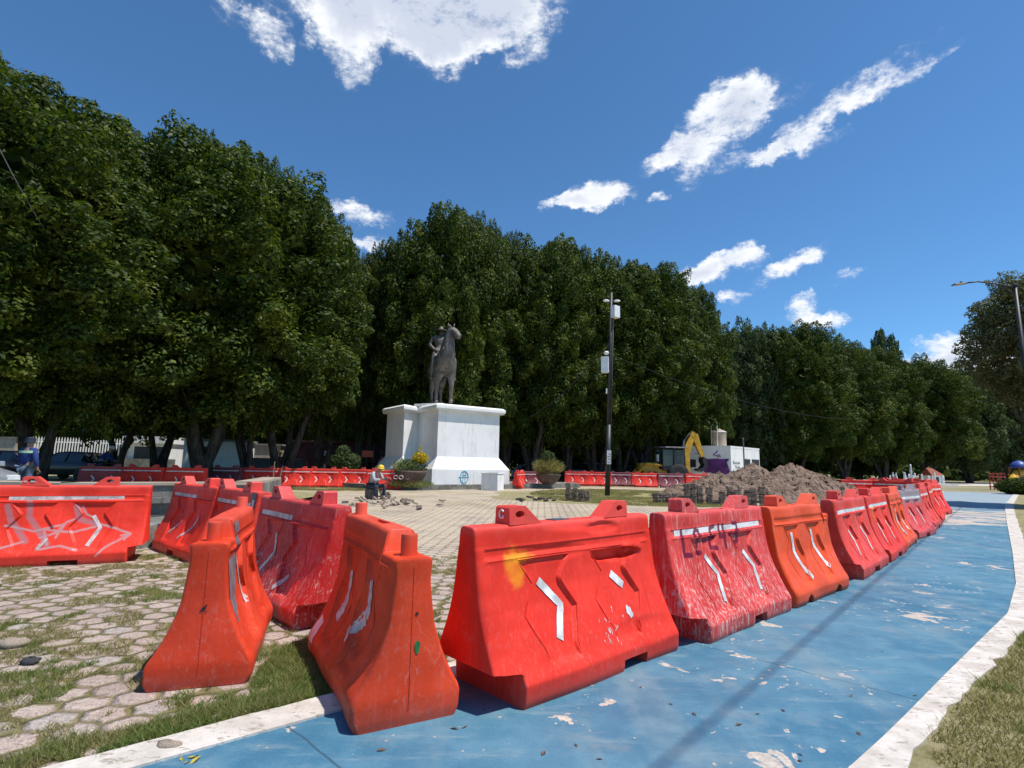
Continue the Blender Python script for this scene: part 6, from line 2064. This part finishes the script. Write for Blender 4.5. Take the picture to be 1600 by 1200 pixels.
def car(px, d, deg, paint, label, kind='car', z=.17, name='parked_car', pos=None):
    p = pos or D(px, 740, d)
    root = empty(name, (p.x, p.y, z), R(deg), label, 'car', None)
    if kind == 'car':
        st = [(-2.15, .42, .62, .72), (-2.10, .34, .88, .80), (-1.75, .30, .98, .86), (-1.25, .28, 1.02, .88), (-.2, .28, 1.0, .88), (.8, .28, .98, .88), (1.3, .30, .93, .87), (1.9, .32, .84, .82), (2.12, .38, .70, .70)]
        gl = [(-1.85, 1.00, .62), (-1.25, 1.40, .60), (-.3, 1.48, .60), (.35, 1.42, .60), (1.15, .98, .66)]
    else:
        st = [(-2.6, .55, 1.0, .85), (-2.5, .50, 1.05, .90), (-1.0, .45, 1.05, .92), (0, .42, 1.05, .92), (1.0, .42, 1.02, .92), (1.9, .45, .98, .90), (2.4, .5, .9, .85), (2.5, .55, .75, .8)]
        gl = [(-1.1, 1.03, .68), (-.9, 1.66, .64), (0.3, 1.72, .64), (1.15, 1.0, .70)]

    def loft(sts, top=False):
        V = []; F = []; mb = MB()
        for (x, z0, z1, w_) in sts:
            V += [(x, -w_ * .92, z0), (x, -w_, z0 + (z1 - z0) * .35), (x, -w_, z0 + (z1 - z0) * .75), (x, -w_ * .90, z1 - .02), (x, -w_ * .6, z1 + .02), (x, w_ * .6, z1 + .02), (x, w_ * .90, z1 - .02), (x, w_, z0 + (z1 - z0) * .75), (x, w_, z0 + (z1 - z0) * .35), (x, w_ * .92, z0)]
        n_ = 10
        for i in range(len(sts) - 1):
            for k in range(n_):
                F.append((i * n_ + k, i * n_ + (k + 1) % n_, (i + 1) * n_ + (k + 1) % n_, (i + 1) * n_ + k))
        F.append(tuple(range(n_))[::-1]); F.append(tuple(range((len(sts) - 1) * n_, len(sts) * n_)))
        mb.add(V, F); return mb
    bo_ = loft(st).build('body', paint, root, True); bo_.data.set_sharp_from_angle(angle=R(35))
    V = []; F = []
    zb = .97 if kind == 'car' else 1.03
    for (x, z, w_) in gl: V += [(x, -.82 if kind == 'car' else -.86, zb - .02), (x, -w_, max(z, zb)), (x, w_, max(z, zb)), (x, .82 if kind == 'car' else .86, zb - .02)]
    for i in range(len(gl) - 1):
        for k in range(3): F.append((i * 4 + k, i * 4 + k + 1, i * 4 + 5 + k, i * 4 + 4 + k))
    mb = MB(); mb.add(V, F); mb.build('windows', 'car_glass', root)
    mb = MB(); g2 = gl[1:-1]
    V = []; F = []
    for (x, z, w_) in g2: V += [(x, -w_ - .01, z - .03), (x, -w_ + .05, z + .02), (x, w_ - .05, z + .02), (x, w_ + .01, z - .03)]
    for i in range(len(g2) - 1):
        for k in range(3): F.append((i * 4 + k, i * 4 + k + 1, i * 4 + 5 + k, i * 4 + 4 + k))
    mb.add(V, F); mb.build('roof', paint, root, True)
    for s_ in (-1, 1):
        for i in range(len(gl) - 1):
            if kind != 'car' and i == 0: continue
            (x0, z0, w0), (x1, z1, w1) = gl[i], gl[i + 1]
            mb = MB(); mb.tube([(x0 if i == 0 else x0, s_ * ((.83) if z0 < 1.05 else w0 + .01), max(z0, zb)), (x1, s_ * (.83 if z1 < 1.05 else w1 + .01), max(z1, zb))], .028, 6); mb.build('pillar', paint, root)
        mb = MB(); mb.tube([(-.35, s_ * .83, zb), (-.38, s_ * .615, 1.46)], .030, 6); mb.build('pillar', paint, root)
        mb = MB(); mb.box((.95, s_ * .96, 1.02), (.12, .18, .12), None, .9, .02); mb.build('wing_mirror', paint, root)
        mb = MB(); mb.box((st[-1][0] - .06, s_ * .58, .70), (.16, .30, .13), None, .9, .03); mb.build('headlight', 'lamp_lens', root)
        mb = MB(); mb.box((st[0][0] + .05, s_ * .64, .76), (.12, .22, .18), None, .9, .03); mb.build('tail_light', 'lens_red', root)
        for x in ((-1.35, 1.35) if kind == 'car' else (-1.6, 1.6)):
            rt = Matrix.Rotation(R(90), 3, 'X'); mb = MB(); mb.lathe((0, 0, 0), [(.20, -.11), (.31, -.11), (.33, -.08), (.33, .08), (.31, .11), (.20, .11)], 22)
            mb.V = [tuple(rt @ Vector(v) + Vector((x, s_ * .80, .33))) for v in mb.V]; wh = mb.build('wheel', 'tyre', root, True)
            mb = MB(); mb.lathe((0, 0, 0), [(.21, -.03), (.18, .02), (.05, .04), (.02, .05)], 14); mb.V = [tuple(Matrix.Rotation(R(90 * s_), 3, 'X') @ Vector(v) + Vector((x, s_ * .87, .33))) for v in mb.V]; mb.build('rim', 'galvanised', wh, True)
    return root


car(0, 0, -16, 'car_silver', 'silver car at the left edge, only its windscreen and bonnet in view', pos=Vector((-14.1, 13.3, 0)))
car(112, 29.5, 172, 'car_black', 'black car parked in front of the white picket fence')
car(8, 31, 168, 'car_maroon', 'dark maroon car behind the blue jacketed man')
car(578, 41, 10, 'car_slate', 'slate blue car in shade left of the pedestal', z=.0)
car(836, 52, 12, 'car_white', 'white car across the plaza above the right hand bowl', z=0.0)
car(888, 54, 15, 'car_black', 'dark car behind the left end of the pole row', z=0.0)
car(925, 52, 14, 'car_white', 'white pickup under the trees left of the black pole', 'pickup', z=0.0, name='pickup_truck')
car(985, 55, 14, 'car_slate', 'slate car half hidden behind the digger bucket', z=0.0)

# ------------------------------------------------------------------ fence, walls, kiosk, hut behind
fa, fb = D(40, 700, 37.5), D(204, 700, 40.0)
fen = empty('picket_fence', (fa.x, fa.y, 0), math.atan2(fb.y - fa.y, fb.x - fa.x), 'white metal picket fence with pointed tops behind the parked cars', 'fence')
Lf = (Vector((fb.x, fb.y)) - Vector((fa.x, fa.y))).length
for k in range(int(Lf / .16)):
    mb = MB(); mb.box((k * .16, 0, 1.30), (.070, .04, 2.55)); mb.box((k * .16, 0, 2.66), (.070, .04, .17), None, .25); mb.build('picket', 'fence_white', fen)
for z in (.35, 1.35, 2.4):
    mb = MB(); mb.box((Lf / 2 - .08, .035, z), (Lf, .03, .08)); mb.build('rail', 'fence_white', fen)
p = D(228, 715, 40)
hs = empty('pale_house', (p.x, p.y, 0), R(6), 'pale low house with a dark garage opening and flat white eave behind the big tree', 'building')
mb = MB(); mb.box((0, 1.6, 1.25), (2.8, 3, 2.5)); mb.build('wall', 'white_render', hs)
mb = MB(); mb.box((0, 1.4, 2.72), (3.1, 3.6, .5)); mb.build('roof', 'white_render', hs)
mb = MB(); mb.box((.2, .09, 1.75), (2.2, .03, .95)); mb.build('opening', 'dark_opening', hs)
mb = MB(); mb.box((.3, -.2, .70), (3.6, .18, 1.3)); mb.build('low_wall', 'concrete', hs)
p = D(-12, 700, 46)
h2 = empty('pale_house', (p.x, p.y, 0), R(8), 'cream house corner showing between the far left trunks', 'building')
mb = MB(); mb.box((0, 1.5, 1.4), (3.4, 3, 2.8)); mb.build('wall', 'tank_plastic', h2)
mb = MB(); mb.box((0, 1.5, 2.88), (3.7, 3.3, .16)); mb.build('roof', 'concrete', h2)
p = D(415, 720, 38)
lw = empty('boundary_wall', (p.x, p.y, 0), R(4), 'low dark wall in shade between the forked trunks and the maroon hut', 'wall')
mb = MB(); mb.box((0, 0, .75), (5.4, .25, 1.5)); mb.build('wall', 'shade_grey', lw); mb = MB(); mb.box((0, 0, 1.53), (5.5, .3, .06)); mb.build('coping', 'concrete', lw)
p = D(520, 715, 44)
mh = empty('maroon_hut', (p.x, p.y, 0), R(4), 'long maroon hut in deep shade left of the pedestal, small white notice on its wall', 'building')
mb = MB(); mb.box((0.4, 1.5, 1.45), (7.6, 3, 2.9)); mb.build('wall', 'maroon_wall', mh)
mb = MB(); mb.box((0.4, 1.5, 2.97), (8.2, 3.5, .14)); mb.build('roof', 'maroon_wall', mh)
mb = MB(); mb.box((-.45, -.02, 2.05), (.5, .03, .38)); mb.build('notice', 'tape_worn', mh)
mb = MB(); mb.box((2.2, -.015, 1.1), (1.0, .03, 2.1)); mb.build('door', 'dark_opening', mh)
for i_, (px_, d_, w_) in enumerate([(330, 37, 3.6), (395, 45, 4.2), (700, 66, 12), (930, 68, 16), (1060, 72, 14)]):
    p = D(px_, 715, d_); lb = ['pale wall seen between the forked trunks', 'cream house front right of the forked trunks', 'pale house behind the pedestal across the street', 'long pale house front under the crowns left of the digger', 'pale house front behind the digger'][i_]
    hx_ = empty('pale_house', (p.x, p.y, 0), R(8), lb, 'building')
    mb = MB(); mb.box((0, 1.5, 1.3), (w_, 3, 2.6)); mb.build('wall', 'tank_plastic' if i_ in (1, 3) else 'white_render', hx_)
    mb = MB(); mb.box((0, 1.5, 2.68), (w_ + .3, 3.3, .14)); mb.build('roof', 'concrete', hx_)
    for k in range(int(w_ / 2.4)):
        mb = MB(); mb.box((-w_ / 2 + 1.2 + k * 2.4, -.015, 1.3), (1.1, .03, 1.2 if k % 2 else 1.9)); mb.build('window', 'dark_opening', hx_)
for k, (dx, lab) in enumerate(((0, 'taller thin wooden stake in front of the back row of barriers'), (.22, 'shorter leaning wooden stake beside the taller one'))):
    p = G(424, 772); o = MB(); o.tube([(0, 0, 0), (.03 if k == 0 else .14, 0, 1.35 if k == 0 else 1.1)], .022, 6); s0 = o.build('stake', 'wood'); s0.location = (p.x + dx, p.y, 0); tag(s0, lab, 'stake')
p = D(576, 706, 36.5)
sg_ = empty('road_sign', (p.x, p.y, 0), 0, 'small orange board on a dark post behind the seated worker', 'sign')
mb = MB(); mb.tube([(.35, 0, 0), (.35, 0, 2.6)], .05, 8); mb.build('post', 'dark_metal', sg_); mb = MB(); mb.box((-.05, -.04, 1.95), (.75, .04, .42), None, 1, .03); mb.build('board', 'cloth_orange', sg_)
p = D(1455, 735, 70)
kk = empty('kiosk', (p.x, p.y, 0), R(10), 'small white kiosk with a red tiled gable roof beyond the fountain', 'building')
mb = MB(); mb.box((0, 0, .9), (2.2, 2.2, 1.8)); mb.build('wall', 'white_render', kk)
mb = MB(); mb.box((0, -1.11, .9), (.9, .03, 1.1)); mb.build('window', 'dark_opening', kk)
mb = MB(); V = [(-1.5, -1.5, 1.75), (1.5, -1.5, 1.75), (1.5, 1.5, 1.75), (-1.5, 1.5, 1.75), (-1.2, 0, 3.3), (0.1, 0, 3.3)]
mb.add(V, [(0, 3, 2, 1), (0, 1, 5, 4), (1, 2, 5), (2, 3, 4, 5), (3, 0, 4)]); mb.build('roof', 'roof_tile', kk); kk.scale = (.62, .62, .62)

# fountain: jets of white water on a low basin
m_, t, b = base_mat('jet_water'); setb(t, b, (.82, .85, .88), .35); b.inputs['Transmission Weight'].default_value = .25
n_ = t.noise(objv(t), 9, 5, .7); bump(t, b, n_, .6, .05); MATS['jet_water'] = m_
p = D(1432, 745, 58)
ft_ = empty('fountain', (p.x, p.y, 0), R(18), 'low fountain with a row of white water jets at the far side of the plaza', 'fountain')
mb = MB(); mb.box((0, 0, .14), (9.2, 2.2, .28), None, .98, .04); mb.build('basin', 'kerb_paint', ft_)
rf = random.Random(31)
for k, x in enumerate([-3.9, -3.5, -3.1, -2.6, -2.2, -1.9, -1.5, -1.1, -.7, -.3, .2, 1.4, 1.9, 3.0, 3.5, 3.9]):
    hj = rf.uniform(.8, 1.3) if k != 8 else 2.0
    mb = MB(); prf = []
    for j in range(9):
        f = j / 8; prf.append(((.07 + .06 * math.sin(f * 2.6) * rf.uniform(.6, 1.2)) * (1 - f * .55) + rf.uniform(0, .03), .25 + hj * f))
    prf.append((.01, .27 + hj)); mb.lathe((x, rf.uniform(-.5, .5), 0), prf, 9)
    mb.V = [(vx + rf.uniform(-.025, .025), vy + rf.uniform(-.025, .025), vz) for vx, vy, vz in mb.V]
    mb.build('water_jet', 'jet_water', ft_, True)

# play set
p = D(1593, 735, 46)
ps = empty('playground_slide', (p.x, p.y, 0), 0, 'yellow tube slide tower with a blue dome roof at the right edge', 'play set')
mb = MB(); mb.lathe((0, 0, 1.95), [(.62, 0), (.62, .08), (.55, .28), (.36, .48), (.1, .60), (.02, .63)], 20); mb.build('dome_roof', 'toy_blue', ps, True)
mb = MB(); mb.tube([(.2, 0, 1.55), (-.3, -.1, 1.45), (-.75, -.2, 1.05), (-1.15, -.3, .75)], [.36, .34, .32, .30], 16); mb.build('tube_slide', 'toy_yellow', ps, True)
for x, y in ((-.45, -.45), (.45, -.45), (.45, .45), (-.45, .45)):
    mb = MB(); mb.tube([(x, y, 0), (x, y, 2.0)], .05, 8); mb.build('post', 'toy_red', ps)
mb = MB(); mb.box((0, 0, 1.1), (1.1, 1.1, .08)); mb.build('deck', 'toy_blue', ps)
p = D(1558, 740, 50)
cf = empty('climbing_frame', (p.x, p.y, 0), R(10), 'red climbing frame of bars left of the yellow slide', 'play set')
for k in range(5):
    mb = MB(); mb.tube([(-.9 + k * .42, 0, 0), (-.9 + k * .42, 0, 1.55)], .05, 6); mb.build('upright', 'toy_red', cf)
for k in range(5):
    mb = MB(); mb.tube([(-.95, -.04 if k % 2 else .04, .3 + k * .28), (.85, -.04 if k % 2 else .04, .3 + k * .28)], .04, 6); mb.build('bar', 'toy_red', cf)

# ------------------------------------------------------------------ grass blades, stones, leaves
rs = np.random.RandomState(11)


def blades(name, P, h, wd, mat, label, lean_=1.3):
    n_ = len(P)
    a = rs.uniform(0, 6.283, n_); hh = h * rs.uniform(.45, 1.3, n_)
    dx = np.stack([np.cos(a), np.sin(a), np.zeros(n_)], 1)
    b_ = rs.uniform(0, 6.283, n_); ln = np.stack([np.cos(b_), np.sin(b_), np.zeros(n_)], 1) * (hh * rs.uniform(.2, 1.2, n_) * lean_)[:, None]
    V = np.stack([P - dx * wd, P + dx * wd, P + ln + np.array([0, 0, 1.0]) * hh[:, None]], 1).reshape(-1, 3)
    o = quads_np(name, V, 0, mat, tri=True); tag(o, label, 'grass', kind='stuff'); return o


def scatter(poly_test, xr, yr, n_, seed, thr, sc=.5, z=.006, dens_near=0):
    r_ = np.random.RandomState(seed); x = r_.uniform(*xr, n_); y = r_.uniform(*yr, n_)
    f = vnoise(x, y, sc, seed + 1) * .6 + vnoise(x, y, sc * .35, seed + 2) * .4
    k = (f > thr) & poly_test(x, y); return np.stack([x[k], y[k], np.full(k.sum(), z)], 1)


LEx, LEy = np.array([q[0] for q in LO]), np.array([q[1] for q in LO])


def left_of_path(x, y):
    return y > np.interp(x, LEx, LEy) + .02


ROx, ROy = np.array([q[0] for q in RO]), np.array([q[1] for q in RO])


def right_of_path(x, y):
    o_ = np.argsort(ROx); return y < np.interp(x, ROx[o_], ROy[o_]) + rs.uniform(-.06, .02, len(x))


P1_ = scatter(left_of_path, (-7.5, -.6), (2.0, 8.5), 380000, 3, .66, .42)
blades('grass', P1_, .035, .0028, 'grass_green', 'short green grass growing between the cobbles at the left')
P1_ = scatter(left_of_path, (-7.5, -.6), (2.0, 8.5), 330000, 8, .57, .28)
blades('grass', P1_, .030, .0025, 'grass_blades', 'dry straw coloured grass between the cobbles at the left')
tri = lambda x, y: left_of_path(x, y) & (((x + 1.05) / .62) ** 2 + ((y - 4.1) / .95) ** 2 < 1)
P1_ = scatter(tri, (-2, 0), (2.8, 5.4), 90000, 13, .36, .3)
blades('grass', P1_, .040, .0026, 'grass_green', 'thick grass patch between the two orange end on barriers')
edge_ = lambda x, y: left_of_path(x, y) & (y < np.interp(x, LEx, LEy) + .30)
P1_ = scatter(edge_, (-3.2, -.9), (1.6, 4), 90000, 17, .64, .35)
blades('grass', P1_, .045, .0028, 'grass_green', 'green grass tufts along the white edge of the path')
P1_ = scatter(edge_, (-3.2, -.9), (1.6, 4), 110000, 19, .52, .35)
blades('grass', P1_, .040, .0025, 'grass_blades', 'dry grass tufts along the white edge of the path')
P1_ = scatter(tri, (-2, 0), (2.8, 5.4), 70000, 15, .40, .3)
blades('grass', P1_, .040, .0024, 'grass_blades', 'dry grass mixed in the patch between the two orange barriers')
P1_ = scatter(right_of_path, (1.2, 12), (1.6, 11), 560000, 23, .37, .5, .02)
blades('grass', P1_, .034, .0032, 'grass_blades', 'dry grass on the lawn right of the path')
P1_ = scatter(right_of_path, (1.6, 12), (2.0, 11), 240000, 29, .74, .6, .02)
blades('grass', P1_, .060, .0036, 'grass_green', 'greener clumps of grass on the lawn right of the path')
far_ = lambda x, y: ((x - 6.0) / 5) ** 2 + ((y - 27.0) / 7) ** 2 < 1
P1_ = scatter(far_, (0, 12), (19, 35), 160000, 37, .35, 1.2)
blades('grass', P1_, .06, .012, 'grass_blades', 'yellowish grass round the foot of the black pole')
far_ = lambda x, y: ((x + 10.5) / 3.8) ** 2 + ((y - 28.2) / 1.7) ** 2 < 1
P1_ = scatter(far_, (-15, -6), (26, 30.5), 50000, 41, .35, 1.0)
blades('grass', P1_, .06, .012, 'grass_blades', 'grass strip before the back barriers left of the bowl')

for (px, py, s_, mt, lab) in [(46, 1038, .055, 'black_rock', 'fist sized black stone lying on the cobbles at the left'),
                              (22, 1010, .085, 'paver_pale', 'pale loose stone near the black stone'), (262, 1172, .05, 'paver_pale', 'small grey stone stuck in grass beside the white path edge')]:
    p = G(px, py); o = rock_mesh(int(px), 1.2, .9, .45).build('stone', mt, None, True); o.location = (p.x, p.y, .02); o.scale = (s_,) * 3; tag(o, lab, 'stone')
lf = MB(); lf.add([(-.03, 0, 0), (0, .012, .006), (.035, 0, .002), (0, -.012, .006)], [(0, 1, 2, 3)])
lf0 = lf.build('fallen_leaf', 'leaf_litter')
rl = random.Random(5)
for i in range(40):
    if i < 5: p = G(300 + rl.uniform(-18, 18), 1192 + rl.uniform(-6, 5)); zz = .014
    else: p = G(rl.uniform(560, 1560), rl.uniform(860, 1195)); zz = .014
    if i >= 5 and (not (p.x > np.interp(p.y, LEy, LEx)) or p.x > np.interp(p.y, [q[1] for q in RE][::1], [q[0] for q in RE])): continue
    o = lf0 if i == 0 else lf0.copy()
    if i: COL.objects.link(o)
    o.location = (p.x, p.y, zz); o.rotation_euler = (rl.uniform(-.3, .3), rl.uniform(-.3, .3), rl.uniform(0, 6)); k = rl.uniform(.6, 1.3) * (1 if i < 5 else .7); o.scale = (k,) * 3
    tag(o, 'small yellowish fallen leaf lying on the blue path', 'leaf', 'fallen leaves on the path')
    if i >= 5: o.material_slots[0].link = 'OBJECT'; o.material_slots[0].material = MATS['soil']
    if i >= 5: o['label'] = 'small dark scrap of leaf litter on the blue path'; o['group'] = 'leaf litter on the path'
